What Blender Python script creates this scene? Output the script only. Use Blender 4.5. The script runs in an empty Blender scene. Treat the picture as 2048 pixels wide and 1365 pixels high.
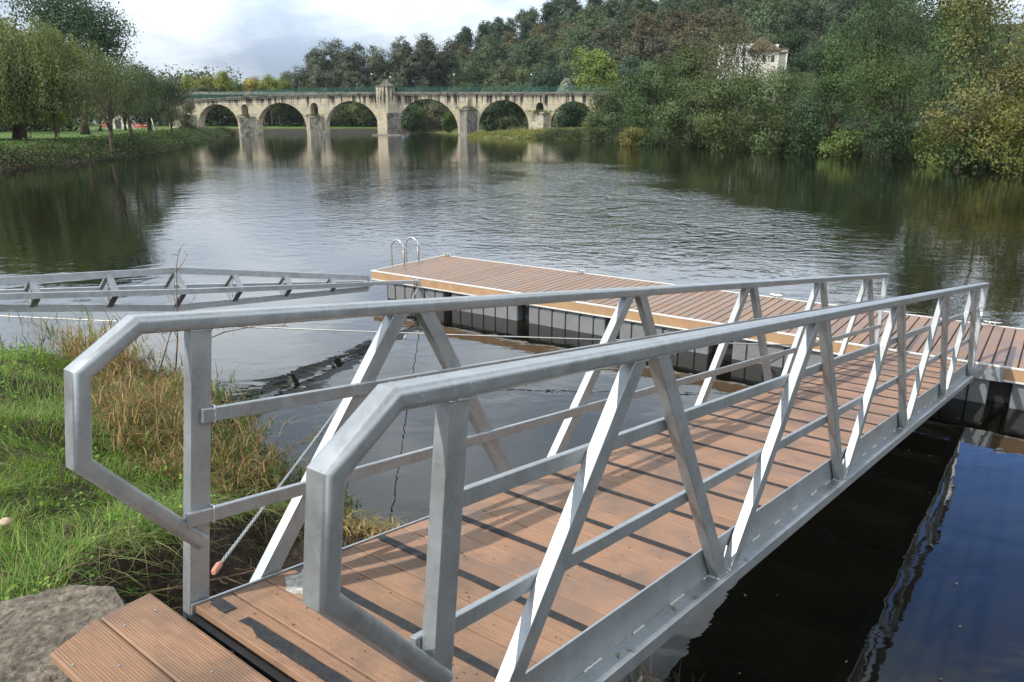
import bpy, math, random
import numpy as np
from mathutils import Vector, Matrix, noise as mnoise

rng = np.random.default_rng(11)
random.seed(5)
S = bpy.context.scene
COL = S.collection
R = math.radians

# ------------------------------------------------------------------ camera
F_PX, PITCH, CAM_H = 1535.0, 0.2787, 3.68      # focal in px of the 2048 px photograph
cam_d = bpy.data.cameras.new('camera')
cam_d.sensor_width = 36.0
cam_d.lens = 36.0 * F_PX / 2048.0
cam_d.clip_start = 0.05
cam_d.clip_end = 6000
cam = bpy.data.objects.new('camera', cam_d)
COL.objects.link(cam)
cam.location = (0, 0, CAM_H)
cam.rotation_euler = (math.pi / 2 - PITCH, 0, 0)
S.camera = cam

# ------------------------------------------------------------------ sun, sky, exposure
SUN_EL = R(43.5)
SUN_AZ = math.atan2(-0.84, -0.54)              # measured from +Y towards +X
to_sun = Vector((math.sin(SUN_AZ) * math.cos(SUN_EL), math.cos(SUN_AZ) * math.cos(SUN_EL), math.sin(SUN_EL)))
sl = bpy.data.lights.new('sun', 'SUN')
sl.energy = 4.6
sl.angle = R(0.6)
sl.color = (1.0, 0.955, 0.88)
so = bpy.data.objects.new('sun', sl)
COL.objects.link(so)
so.rotation_euler = (-to_sun).to_track_quat('-Z', 'Y').to_euler()

world = bpy.data.worlds.new('World')
S.world = world
world.use_nodes = True
S.view_settings.view_transform = 'Standard'
S.view_settings.look = 'None'
S.view_settings.exposure = 0.22
S.view_settings.gamma = 1.0
S.view_settings.use_curve_mapping = False
HAZE = 0.00007


class NT:
    """small node-tree builder"""
    def __init__(self, tree):
        self.t = tree
        for n in list(tree.nodes):
            tree.nodes.remove(n)

    def n(self, typ, ins=None, **props):
        nd = self.t.nodes.new(typ)
        for k, v in props.items():
            setattr(nd, k, v)
        for k, v in (ins or {}).items():
            sock = nd.inputs[k]
            if hasattr(v, 'is_linked') or isinstance(v, bpy.types.NodeSocket):
                self.t.links.new(v, sock)
            else:
                if sock.type == 'RGBA' and not isinstance(v, (int, float)) and len(v) == 3:
                    v = tuple(v) + (1.0,)
                sock.default_value = v
        return nd

    def math(self, op, a, b=0.0, c=None, clamp=False):
        ins = {0: a, 1: b}
        if c is not None:
            ins[2] = c
        return self.n('ShaderNodeMath', ins, operation=op, use_clamp=clamp).outputs[0]

    def mix(self, fac, a, b, blend='MIX'):
        nd = self.t.nodes.new('ShaderNodeMix')
        nd.data_type = 'RGBA'
        nd.blend_type = blend
        for i, v in ((0, fac), (6, a), (7, b)):
            if isinstance(v, bpy.types.NodeSocket):
                self.t.links.new(v, nd.inputs[i])
            else:
                if i and len(v) == 3:
                    v = tuple(v) + (1.0,)
                nd.inputs[i].default_value = v
        return nd.outputs[2]

    def noise(self, vec, scale, detail=4, rough=0.55, dist=0.0):
        return self.n('ShaderNodeTexNoise', {'Vector': vec, 'Scale': scale, 'Detail': detail, 'Roughness': rough,
                                             'Distortion': dist}).outputs['Fac']

    def ramp(self, fac, stops, interp='LINEAR'):
        nd = self.n('ShaderNodeValToRGB', {'Fac': fac})
        cr = nd.color_ramp
        cr.interpolation = interp
        while len(cr.elements) > 1:
            cr.elements.remove(cr.elements[-1])
        for i, (p, c) in enumerate(stops):
            if isinstance(c, (int, float)):
                c = (c, c, c)
            e = cr.elements[0] if i == 0 else cr.elements.new(p)
            e.position = p
            e.color = tuple(c) + (1.0,)
        return nd.outputs['Color']

    def mapr(self, v, a, b, c=0.0, d=1.0, smooth=True):
        return self.n('ShaderNodeMapRange', {'Value': v, 'From Min': a, 'From Max': b, 'To Min': c, 'To Max': d},
                      interpolation_type='SMOOTHSTEP' if smooth else 'LINEAR').outputs[0]

    def mapping(self, vec, scale=(1, 1, 1), loc=(0, 0, 0), rot=(0, 0, 0)):
        return self.n('ShaderNodeMapping', {'Vector': vec, 'Scale': scale, 'Location': loc, 'Rotation': rot}).outputs[0]

    def link(self, a, b):
        self.t.links.new(a, b)


def build_world():
    w = NT(world.node_tree)
    sky = w.n('ShaderNodeTexSky', sky_type='NISHITA', sun_disc=False)
    sky.sun_elevation = SUN_EL
    sky.sun_rotation = SUN_AZ % (2 * math.pi)
    sky.air_density = 1.0
    sky.dust_density = 0.6
    tc = w.n('ShaderNodeTexCoord').outputs['Generated']
    sep = w.n('ShaderNodeSeparateXYZ', {0: tc})
    x, y, z = sep.outputs
    zz = w.math('ADD', w.math('MAXIMUM', z, 0.0), 0.22)
    flat = w.n('ShaderNodeCombineXYZ', {0: w.math('DIVIDE', x, zz), 1: w.math('DIVIDE', y, zz), 2: 0.3}).outputs[0]
    n1 = w.noise(flat, 1.35, 7, 0.56, 0.15)
    n2 = w.noise(w.mapping(flat, loc=(3.1, 7.7, 0)), 0.75, 5, 0.5, 0.3)
    n3 = w.noise(w.mapping(tc, scale=(1, 1, 2.0)), 4.6, 7, 0.55, 0.12)
    # open blue gap in the clouds, to the right of the view and rather high
    hole = Vector((math.sin(R(34)) * math.cos(R(25)), math.cos(R(34)) * math.cos(R(25)), math.sin(R(25))))
    dt = w.n('ShaderNodeVectorMath', {0: tc, 1: hole}, operation='DOT_PRODUCT').outputs['Value']
    gap = w.mapr(w.math('ADD', dt, w.math('MULTIPLY', w.math('SUBTRACT', n1, 0.5), 0.045)), 0.978, 0.995)
    cover = w.mapr(w.math('ADD', n2, w.math('MULTIPLY', n1, 0.35)), 0.36, 0.56, 0.97, 1.0)
    cover = w.math('MULTIPLY', cover, w.math('SUBTRACT', 1.0, w.math('MULTIPLY', gap, 0.94)))
    lum = w.mapr(w.math('ADD', w.math('MULTIPLY', n1, 0.5), w.math('MULTIPLY', n3, 0.5)), 0.38, 0.62)
    cloud = w.mix(lum, (3.2, 3.9, 4.9), (6.9, 7.5, 8.0))
    up = w.mapr(z, 0.03, 0.24, 1.05, 2.6)
    up = w.math('MULTIPLY', up, w.mapr(z, 0.52, 0.85, 1.0, 0.35))
    cloud = w.mix(1.0, cloud, w.n('ShaderNodeCombineXYZ', {0: up, 1: up, 2: up}).outputs[0], 'MULTIPLY')
    blue = w.mix(1.0, sky.outputs[0], (1.7, 2.4, 3.7), 'MULTIPLY')
    c = w.mix(cover, blue, cloud)
    bg = w.n('ShaderNodeBackground', {'Color': c, 'Strength': 0.1})
    out = w.n('ShaderNodeOutputWorld')
    w.link(bg.outputs[0], out.inputs['Surface'])


build_world()

# ------------------------------------------------------------------ general helpers
CP, SP = math.cos(PITCH), math.sin(PITCH)


def gx(px, D, z=3.0):
    """world x of something seen at photo column px, D metres ahead"""
    return (px - 1024.0) / F_PX * (D * CP + (CAM_H - z) * SP)


def gz(y, D):
    """world height of something seen at photo row y, D metres ahead"""
    return CAM_H + D * math.tan(math.atan((682.5 - y) / F_PX) - PITCH)


def empty(name, loc=(0, 0, 0), mat=None):
    o = bpy.data.objects.new(name, None)
    COL.objects.link(o)
    if mat is not None:
        o.matrix_world = mat
    else:
        o.location = loc
    o.empty_display_size = 0.2
    return o


def tag(o, label=None, cat=None, group=None, kind=None):
    if label: o['label'] = label
    if cat: o['category'] = cat
    if group: o['group'] = group
    if kind: o['kind'] = kind
    return o


def np_mesh(name, V, Fq, mats=None, smooth=False, colors=None, fmat=None):
    V = np.asarray(V, dtype=np.float32)
    Fq = np.asarray(Fq, dtype=np.int32)
    k = Fq.shape[1]
    me = bpy.data.meshes.new(name)
    me.vertices.add(len(V))
    me.vertices.foreach_set('co', V.ravel())
    me.loops.add(Fq.size)
    me.loops.foreach_set('vertex_index', Fq.ravel())
    me.polygons.add(len(Fq))
    me.polygons.foreach_set('loop_start', np.arange(0, Fq.size, k, dtype=np.int32))
    if smooth:
        me.polygons.foreach_set('use_smooth', np.ones(len(Fq), dtype=bool))
    if mats:
        for m in (mats if isinstance(mats, (list, tuple)) else [mats]):
            me.materials.append(m)
    if fmat is not None:
        me.polygons.foreach_set('material_index', np.asarray(fmat, dtype=np.int32))
    if colors is not None:
        a = me.color_attributes.new('tint', 'FLOAT_COLOR', 'POINT')
        c = np.ones((len(V), 4), dtype=np.float32)
        c[:, :3] = colors
        a.data.foreach_set('color', c.ravel())
    me.update(calc_edges=True)
    return me


def link_mesh(name, me, parent=None, loc=None):
    o = bpy.data.objects.new(name, me)
    COL.objects.link(o)
    if parent: o.parent = parent
    if loc is not None: o.location = loc
    return o


class MB:
    def __init__(self):
        self.v, self.f, self.s = [], [], []

    def face(self, pts, smooth=False):
        b = len(self.v)
        self.v += [tuple(p) for p in pts]
        self.f.append(tuple(range(b, b + len(pts))))
        self.s.append(smooth)

    def box(self, x0, x1, y0, y1, z0, z1, M=None):
        P = [(x, y, z) for z in (z0, z1) for y in (y0, y1) for x in (x0, x1)]
        if M is not None: P = [tuple(M @ Vector(p)) for p in P]
        b = len(self.v)
        self.v += P
        for q in ((0, 2, 3, 1), (4, 5, 7, 6), (0, 1, 5, 4), (2, 6, 7, 3), (1, 3, 7, 5), (0, 4, 6, 2)):
            self.f.append(tuple(b + i for i in q)); self.s.append(False)
        return self

    def sweep(self, path, prof, ups=None, cap=True, smooth=False, closed=True):
        """sweep a closed 2d profile [(a,b)] along path; a across (side), b along 'up'; mitred"""
        n = len(prof)
        path = [Vector(p) for p in path]
        rings = []
        for i, p in enumerate(path):
            d0 = (path[i] - path[i - 1]).normalized() if i > 0 else None
            d1 = (path[i + 1] - path[i]).normalized() if i < len(path) - 1 else None
            if d0 is None: d0 = d1
            if d1 is None: d1 = d0
            d = (d0 + d1).normalized()
            side = ups  # constant side vector
            up = side.cross(d).normalized()
            k = 1.0 / max(0.3, d.dot(d1))
            rings.append([p + side * a + up * (b * k) for a, b in prof])
        b = len(self.v)
        for r in rings: self.v += [tuple(q) for q in r]
        for i in range(len(rings) - 1):
            for j in range(n):
                j2 = (j + 1) % n
                self.f.append((b + i * n + j, b + i * n + j2, b + (i + 1) * n + j2, b + (i + 1) * n + j))
                self.s.append(smooth)
        if cap:
            self.f.append(tuple(b + j for j in reversed(range(n)))); self.s.append(False)
            self.f.append(tuple(b + (len(rings) - 1) * n + j for j in range(n))); self.s.append(False)
        return self

    def tube(self, path, radii, seg=8, cap=True):
        path = [Vector(p) for p in path]
        if isinstance(radii, (int, float)): radii = [radii] * len(path)
        b = len(self.v)
        ref = None
        for i, p in enumerate(path):
            d = (path[min(i + 1, len(path) - 1)] - path[max(i - 1, 0)])
            if d.length < 1e-9: d = Vector((0, 0, 1))
            d.normalize()
            if ref is None:
                ref = Vector((1, 0, 0)) if abs(d.x) < 0.8 else Vector((0, 1, 0))
            a = d.cross(ref).normalized()
            c = a.cross(d).normalized()
            ref = c
            for j in range(seg):
                t = 2 * math.pi * j / seg
                self.v.append(tuple(p + (a * math.cos(t) + c * math.sin(t)) * radii[i]))
        for i in range(len(path) - 1):
            for j in range(seg):
                j2 = (j + 1) % seg
                self.f.append((b + i * seg + j, b + i * seg + j2, b + (i + 1) * seg + j2, b + (i + 1) * seg + j))
                self.s.append(True)
        if cap:
            self.f.append(tuple(b + j for j in reversed(range(seg)))); self.s.append(False)
            e = b + (len(path) - 1) * seg
            self.f.append(tuple(e + j for j in range(seg))); self.s.append(False)
        return self

    def mesh(self, name, mat=None):
        me = bpy.data.meshes.new(name)
        me.from_pydata(self.v, [], self.f)
        me.polygons.foreach_set('use_smooth', self.s)
        if mat: me.materials.append(mat)
        me.update()
        return me

    def build(self, name, mat=None, parent=None, bevel=0.0, loc=None):
        me = self.mesh(name, mat)
        o = link_mesh(name, me, parent, loc)
        if bevel:
            m = o.modifiers.new('bevel', 'BEVEL')
            m.width = bevel; m.segments = 2; m.limit_method = 'ANGLE'; m.angle_limit = R(35)
            m.harden_normals = False
        return o


def rect_prof(w, h, r=0.0, seg=3):
    if r <= 0:
        return [(-w / 2, -h / 2), (w / 2, -h / 2), (w / 2, h / 2), (-w / 2, h / 2)]
    out = []
    for cx, cy, a0 in ((w / 2 - r, -h / 2 + r, -90), (w / 2 - r, h / 2 - r, 0), (-w / 2 + r, h / 2 - r, 90), (-w / 2 + r, -h / 2 + r, 180)):
        for k in range(seg + 1):
            t = R(a0 + 90 * k / seg)
            out.append((cx + r * math.cos(t), cy + r * math.sin(t)))
    return out


# ------------------------------------------------------------------ materials
def new_mat(name):
    m = bpy.data.materials.new(name)
    m.use_nodes = True
    return m, NT(m.node_tree)


def finish(t, shader, disp=None):
    out = t.n('ShaderNodeOutputMaterial')
    t.link(shader, out.inputs['Surface'])


def bump(t, height, dist=0.01, strength=1.0, normal=None):
    ins = {'Height': height, 'Distance': dist, 'Strength': strength}
    if normal is not None: ins['Normal'] = normal
    return t.n('ShaderNodeBump', ins).outputs[0]


def metal_mat(name, base=(0.385, 0.402, 0.408), rough=0.46, metallic=0.8, spec_scale=9.0, dirt=0.35):
    m, t = new_mat(name)
    oc = t.n('ShaderNodeTexCoord').outputs['Object']
    rnd = t.n('ShaderNodeObjectInfo').outputs['Random']
    n1 = t.noise(oc, spec_scale, 6, 0.65, 0.6)
    n2 = t.noise(t.mapping(oc, scale=(1, 1, 1), loc=(5, 3, 1)), 55, 4, 0.6)
    n3 = t.noise(t.mapping(oc, loc=(9, 3, 1)), 2.4, 5, 0.6, 0.5)
    c = t.mix(t.mapr(n1, 0.35, 0.65), tuple(v * 0.90 for v in base), tuple(min(1, v * 1.06) for v in base))
    c = t.mix(t.math('MULTIPLY', t.mapr(n3, 0.45, 0.75), dirt), c, tuple(v * q for v, q in zip(base, (0.62, 0.60, 0.55))))
    c = t.mix(t.math('MULTIPLY', t.mapr(n2, 0.62, 0.74), 0.35), c, tuple(v * 0.55 for v in base))
    vor = t.n('ShaderNodeTexVoronoi', {'Vector': oc, 'Scale': 60.0}).outputs['Color']
    vs = t.n('ShaderNodeSeparateXYZ', {0: vor}).outputs[0]
    c = t.mix(t.math('MULTIPLY', vs, 0.22), c, tuple(min(1, v * 1.35) for v in base))
    run = t.noise(t.mapping(oc, scale=(9, 9, 1.2), loc=(2, 8, 5)), 3.0, 5, 0.65)
    c = t.mix(t.math('MULTIPLY', t.mapr(run, 0.56, 0.72), 0.30), c, (0.62, 0.63, 0.62))
    rr = t.math('ADD', t.mapr(n1, 0.3, 0.7, rough - 0.05, rough + 0.06), t.math('MULTIPLY', rnd, 0.05))
    bm = bump(t, t.math('MULTIPLY', n2, 0.4), 0.0010, 0.35)
    p = t.n('ShaderNodeBsdfPrincipled', {'Base Color': c, 'Metallic': metallic, 'Roughness': rr, 'Normal': bm})
    finish(t, p.outputs[0])
    return m


def deck_mat(name, base=(0.30, 0.150, 0.092), ribs=False, wear=0.5, gloss=0.55):
    """composite decking; the board runs along local X, ribs follow X"""
    m, t = new_mat(name)
    tc = t.n('ShaderNodeTexCoord')
    geo = t.n('ShaderNodeNewGeometry')
    wp = geo.outputs['Position']
    oc = tc.outputs['Object']
    rnd = t.n('ShaderNodeObjectInfo').outputs['Random']
    off = t.n('ShaderNodeCombineXYZ', {0: t.math('MULTIPLY', rnd, 13.0), 1: t.math('MULTIPLY', rnd, 31.0), 2: 0.0}).outputs[0]
    v = t.n('ShaderNodeVectorMath', {0: oc, 1: off}, operation='ADD').outputs[0]
    grain = t.noise(t.mapping(v, scale=(1.2, 26, 26)), 6, 6, 0.65, 0.4)
    cloud = t.noise(wp, 2.3, 6, 0.62, 0.6)
    spots = t.noise(wp, 38, 4, 0.6)
    c = t.mix(t.mapr(grain, 0.3, 0.7), tuple(q * 0.80 for q in base), tuple(q * 1.15 for q in base))
    hs = t.n('ShaderNodeHueSaturation', {'Hue': 0.5, 'Saturation': 1.0, 'Value': t.math('ADD', 0.86, t.math('MULTIPLY', rnd, 0.26)), 'Color': c}).outputs[0]
    c = t.mix(t.math('MULTIPLY', t.mapr(cloud, 0.42, 0.72), wear), hs, (base[0] * 0.55, base[1] * 0.62, base[2] * 0.70))
    c = t.mix(t.math('MULTIPLY', t.mapr(cloud, 0.25, 0.40, 1, 0), wear * 0.7), c, (base[0] * 1.22, base[1] * 1.25, base[2] * 1.2))
    c = t.mix(t.math('MULTIPLY', t.mapr(spots, 0.66, 0.74), 0.55), c, (0.06, 0.045, 0.035))
    h = t.math('MULTIPLY', grain, 0.3)
    rr = t.mapr(cloud, 0.35, 0.7, gloss + 0.1, gloss - 0.12)
    bm = bump(t, h, 0.003, 0.5)
    p = t.n('ShaderNodeBsdfPrincipled', {'Base Color': c, 'Roughness': rr, 'Normal': bm, 'Specular IOR Level': 0.4})
    finish(t, p.outputs[0])
    return m


def simple_mat(name, base, rough=0.7, metallic=0.0, nscale=6.0, var=0.25, bmp=0.004, spec=0.4, dark=None, dark_amt=0.4, world=False):
    m, t = new_mat(name)
    co = t.n('ShaderNodeNewGeometry').outputs['Position'] if world else t.n('ShaderNodeTexCoord').outputs['Object']
    n1 = t.noise(co, nscale, 7, 0.62, 0.4)
    n2 = t.noise(t.mapping(co, loc=(7, 1, 4)), nscale * 0.3, 5, 0.6, 0.5)
    c = t.mix(t.mapr(n1, 0.3, 0.7), tuple(q * (1 - var) for q in base), tuple(min(1, q * (1 + var)) for q in base))
    if dark:
        c = t.mix(t.math('MULTIPLY', t.mapr(n2, 0.45, 0.7), dark_amt), c, dark)
    bm = bump(t, n1, bmp, 0.8)
    p = t.n('ShaderNodeBsdfPrincipled', {'Base Color': c, 'Roughness': rough, 'Metallic': metallic, 'Normal': bm, 'Specular IOR Level': spec})
    finish(t, p.outputs[0])
    return m


def foliage_mat(name, transl=0.3):
    m, t = new_mat(name)
    a = t.n('ShaderNodeAttribute', attribute_name='tint').outputs['Color']
    oi = t.n('ShaderNodeObjectInfo')
    c = t.mix(1.0, a, oi.outputs['Color'], 'MULTIPLY')
    d = t.n('ShaderNodeBsdfPrincipled', {'Base Color': c, 'Roughness': 0.62, 'Specular IOR Level': 0.25})
    c2 = t.mix(1.0, c, (1.25, 1.35, 0.6), 'MULTIPLY')
    tr = t.n('ShaderNodeBsdfTranslucent', {'Color': c2})
    mx = t.n('ShaderNodeMixShader', {0: transl, 1: d.outputs[0], 2: tr.outputs[0]})
    finish(t, mx.outputs[0])
    return m


M_LEAF = foliage_mat('leaf', 0.22)
M_BLADE = foliage_mat('grass_blade', 0.35)
M_METAL = metal_mat('galvanised_metal')
M_METAL_ROUGH = metal_mat('weathered_metal', base=(0.50, 0.52, 0.54), rough=0.5, dirt=0.5)
M_STEEL = metal_mat('polished_steel', base=(0.55, 0.54, 0.52), rough=0.22, dirt=0.2)
M_WHITE_TRIM = simple_mat('anodised_trim', (0.62, 0.60, 0.56), 0.45, 0.3, 20, 0.1, 0.0005)
M_DECK = deck_mat('composite_board', base=(0.300, 0.168, 0.100), wear=1.0)
M_DECK_OLD = deck_mat('worn_ribbed_board', base=(0.275, 0.158, 0.095), wear=1.0)
M_DECK_FAR = deck_mat('pontoon_board', base=(0.30, 0.155, 0.100), gloss=0.40)
M_FASCIA = simple_mat('fascia_board', (0.33, 0.205, 0.110), 0.6, 0, 5, 0.12, 0.001)
M_BLACK = simple_mat('grit_tape', (0.018, 0.019, 0.021), 0.75, 0, 60, 0.4, 0.001, dark=(0.05, 0.045, 0.04), dark_amt=0.5)
M_BLACK_SHADE = simple_mat('black_parts_and_shade', (0.012, 0.012, 0.013), 0.6, 0, 20, 0.3, 0.001)  # near-black: painted shade in gaps and slots, also colours rope and frame
M_FLOAT = simple_mat('grey_plastic', (0.15, 0.153, 0.158), 0.5, 0, 3, 0.08, 0.001, dark=(0.13, 0.13, 0.125), dark_amt=0.6)
M_CONC = simple_mat('weathered_concrete', (0.16, 0.135, 0.105), 0.9, 0, 34, 0.5, 0.02, spec=0.2, dark=(0.08, 0.07, 0.05), dark_amt=0.8)
M_SOIL = simple_mat('damp_soil', (0.050, 0.034, 0.024), 0.95, 0, 14, 0.55, 0.03, spec=0.15, dark=(0.02, 0.014, 0.01), dark_amt=0.7, world=True)
M_BARK = simple_mat('bark', (0.075, 0.058, 0.042), 0.9, 0, 3, 0.45, 0.03, spec=0.15, dark=(0.04, 0.05, 0.025))
M_BARK_PALE = simple_mat('pale_bark', (0.30, 0.27, 0.22), 0.9, 0, 3, 0.3, 0.02, spec=0.15, dark=(0.12, 0.11, 0.08))
M_CABLE = metal_mat('wire_rope', base=(0.42, 0.41, 0.39), rough=0.45)
M_ORANGE = simple_mat('orange_cap', (0.50, 0.22, 0.15), 0.5, 0, 30, 0.1, 0.001)
M_TWIG = simple_mat('twig', (0.14, 0.085, 0.05), 0.85, 0, 20, 0.3, 0.002)


# ------------------------------------------------------------------ water and terrain


# near shore line, seen from the camera side (x, y), land lies on the camera's side
SHORE_NEAR = [(26, -14), (14, -1.5), (6, 1.2), (3.2, 2.6), (1.7, 3.7), (0.85, 4.5), (0.0, 5.35), (-0.8, 6.0), (-1.4, 6.45), (-2.1, 6.95), (-2.6, 7.6), (-3.4, 8.8),
              (-4.4, 9.9), (-5.6, 10.7), (-6.7, 10.4), (-8.0, 10.7), (-9.5, 11.6), (-14, 13), (-24, 20), (-36, 34), (-46, 55), (-42, 61), (-40, 64), (-40, 70), (-40.5, 78), (-42, 90),
              (-46, 108), (-54, 135), (-66, 170), (-76, 205), (-82, 235), (-80, 254), (-50, 262), (-34, 266)]
LAND_NEAR_CLOSE = [(-34, 900), (-700, 900), (-700, -300), (26, -300)]
SHORE_RIGHT = [(30, -60), (44, -25), (50, 5), (48, 25), (46, 40), (41, 55), (41, 68), (42, 80), (38, 92), (32, 105), (27, 122), (22, 145), (16, 165), (6, 175), (-6, 184), (-10, 190),
               (-8, 200), (2, 212), (6, 235), (0, 262), (-20, 268), (-38, 272)]
LAND_RIGHT_CLOSE = [(-38, 900), (800, 900), (800, -300), (30, -300)]


def poly_sd(poly, X, Y):
    """signed distance to polygon: + inside"""
    P = np.array(poly, float)
    Q = np.roll(P, -1, axis=0)
    d2 = np.full(X.shape, 1e18)
    ins = np.zeros(X.shape, bool)
    for (ax, ay), (bx, by) in zip(P, Q):
        ex, ey = bx - ax, by - ay
        t = np.clip(((X - ax) * ex + (Y - ay) * ey) / (ex * ex + ey * ey + 1e-12), 0, 1)
        d2 = np.minimum(d2, (X - ax - t * ex) ** 2 + (Y - ay - t * ey) ** 2)
        cond = (ay > Y) != (by > Y)
        xi = ax + (Y - ay) * ex / (ey if abs(ey) > 1e-12 else 1e-12)
        ins ^= cond & (X < xi)
    d = np.sqrt(d2)
    return np.where(ins, d, -d)


def vnoise(X, Y, scale, seed=0.0):
    """cheap smooth value noise, vectorised"""
    x = np.asarray(X, float) * scale + seed * 17.3
    y = np.asarray(Y, float) * scale + seed * 9.1
    xi, yi = np.floor(x), np.floor(y)
    fx, fy = x - xi, y - yi
    fx, fy = fx * fx * (3 - 2 * fx), fy * fy * (3 - 2 * fy)

    def h(a, b):
        v = np.sin(a * 127.1 + b * 311.7) * 43758.5453
        return v - np.floor(v)
    return (h(xi, yi) * (1 - fx) + h(xi + 1, yi) * fx) * (1 - fy) + (h(xi, yi + 1) * (1 - fx) + h(xi + 1, yi + 1) * fx) * fy


POLY_NEAR = SHORE_NEAR + LAND_NEAR_CLOSE
POLY_RIGHT = SHORE_RIGHT + LAND_RIGHT_CLOSE


def near_height(X, Y):
    """height of the camera-side land (bank by the gangway and the left park)"""
    sd = poly_sd(POLY_NEAR, X, Y)
    far = np.clip((np.asarray(Y) - 25) / 30, 0, 1)
    sdn = sd + (vnoise(X, Y, 1.6, 2) - 0.5) * 0.35 * (1 - far)
    near_h = 1.86 * (1 - np.exp(-np.maximum(sdn, 0) / 2.5))
    far_h = 1.9 * (1 - np.exp(-np.maximum(sd, 0) / 3.2)) + np.clip(sd - 8, 0, 60) * 0.006
    h = near_h * (1 - far) + far_h * far
    h += (vnoise(X, Y, 3.1, 5) - 0.5) * 0.12 * np.clip(sd, 0, 1) * (1 - far) + (vnoise(X, Y, 8.0, 8) - 0.5) * 0.05 * np.clip(sd * 2, 0, 1) * (1 - far)
    # scoured hollow of bare earth beside and under the gangway root
    gs = (np.asarray(X) + 1.143) * 0.62 + (np.asarray(Y) - 2.459) * 0.784
    gt = (np.asarray(X) + 1.143) * 0.784 - (np.asarray(Y) - 2.459) * 0.62
    ed = np.interp(gs, [-1.5, -0.3, 0.1, 0.86, 1.5, 2.6, 3.4], [-0.6, -1.15, -1.5, -2.2, -2.7, -2.7, -1.8]) + 0.45 * (vnoise(X, Y, 2.2, 3) - 0.5)
    q = np.clip((gt - ed) / 0.28, 0, 1)
    q = q * q * (3 - 2 * q) * np.clip((gs + 0.9) / 0.5, 0, 1) * np.clip((3.6 - gs) / 0.8, 0, 1) * np.clip((2.2 - gt) / 0.5, 0, 1)
    h -= q * np.minimum(0.42, np.maximum(h - 0.05, 0) * 0.45) * (1 - far)
    h += q * (vnoise(X, Y, 4.5, 21) - 0.5) * 0.16 * (1 - far)
    under = np.maximum(sd, -30)
    bed = -0.25 - 1.6 * (1 - np.exp(np.minimum(under, 0) / 3.0))
    return np.where(sd > 0, h, np.maximum(sd * 0.55, bed) - 0.02), sd


def hill_height(X, Y):
    X = np.asarray(X, float); Y = np.asarray(Y, float)
    sd = poly_sd(POLY_RIGHT, X, Y)
    base = 2.2 * (1 - np.exp(-np.maximum(sd, 0) / 4.0))
    base = np.where(Y > 150, np.minimum(base, 0.5 + 0.05 * np.maximum(sd, 0)), base)   # low meadow by the last arches
    # ridge: crest heights given by direction seen from the river
    ang = np.arctan2(X, Y)
    rad = np.hypot(X, Y)
    a_pts = np.radians([-25, -19, -15.5, -12, -8, -4, 0, 3, 6, 10, 15, 20, 25, 32, 45, 70])
    h_pts = np.array([0, 1, 6, 20, 28, 35, 43, 50, 55, 59, 60, 54, 47, 42, 40, 38]) * 1.0
    crest = np.interp(ang, a_pts, h_pts)
    start = np.interp(ang, np.radians([-25, 0, 10, 20, 40, 70]), [330, 265, 215, 135, 95, 90])
    u = np.clip((rad - start) / (430 - start), 0, 1)
    back = np.clip((rad - 430) / 250, 0, 1)
    hill = crest * (u ** 1.15) * (1 - 0.5 * back)
    hill = hill * (0.9 + 0.2 * vnoise(X, Y, 0.012, 3))
    h = np.where(sd > 0, base + hill, np.maximum(sd * 0.4, -2.0) - 0.02)
    return h, sd


def grid_mesh(name, xs, ys, hf, mats, keep=None, colors=None):
    X, Y = np.meshgrid(xs, ys)
    Z, sd = hf(X, Y)
    V = np.stack([X.ravel(), Y.ravel(), Z.ravel()], 1)
    nx, ny = len(xs), len(ys)
    i = np.arange(ny - 1)[:, None] * nx + np.arange(nx - 1)[None, :]
    Fq = np.stack([i, i + 1, i + nx + 1, i + nx], -1).reshape(-1, 4)
    if keep is not None:
        mx = np.stack([sd.ravel()[Fq[:, k]] for k in range(4)], 1).max(1)
        Fq = Fq[mx > keep]
        used = np.unique(Fq)
        mp = np.full(len(V), -1); mp[used] = np.arange(len(used))
        V = V[used]; Fq = mp[Fq]
    return np_mesh(name, V, Fq, mats, smooth=True)


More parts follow.
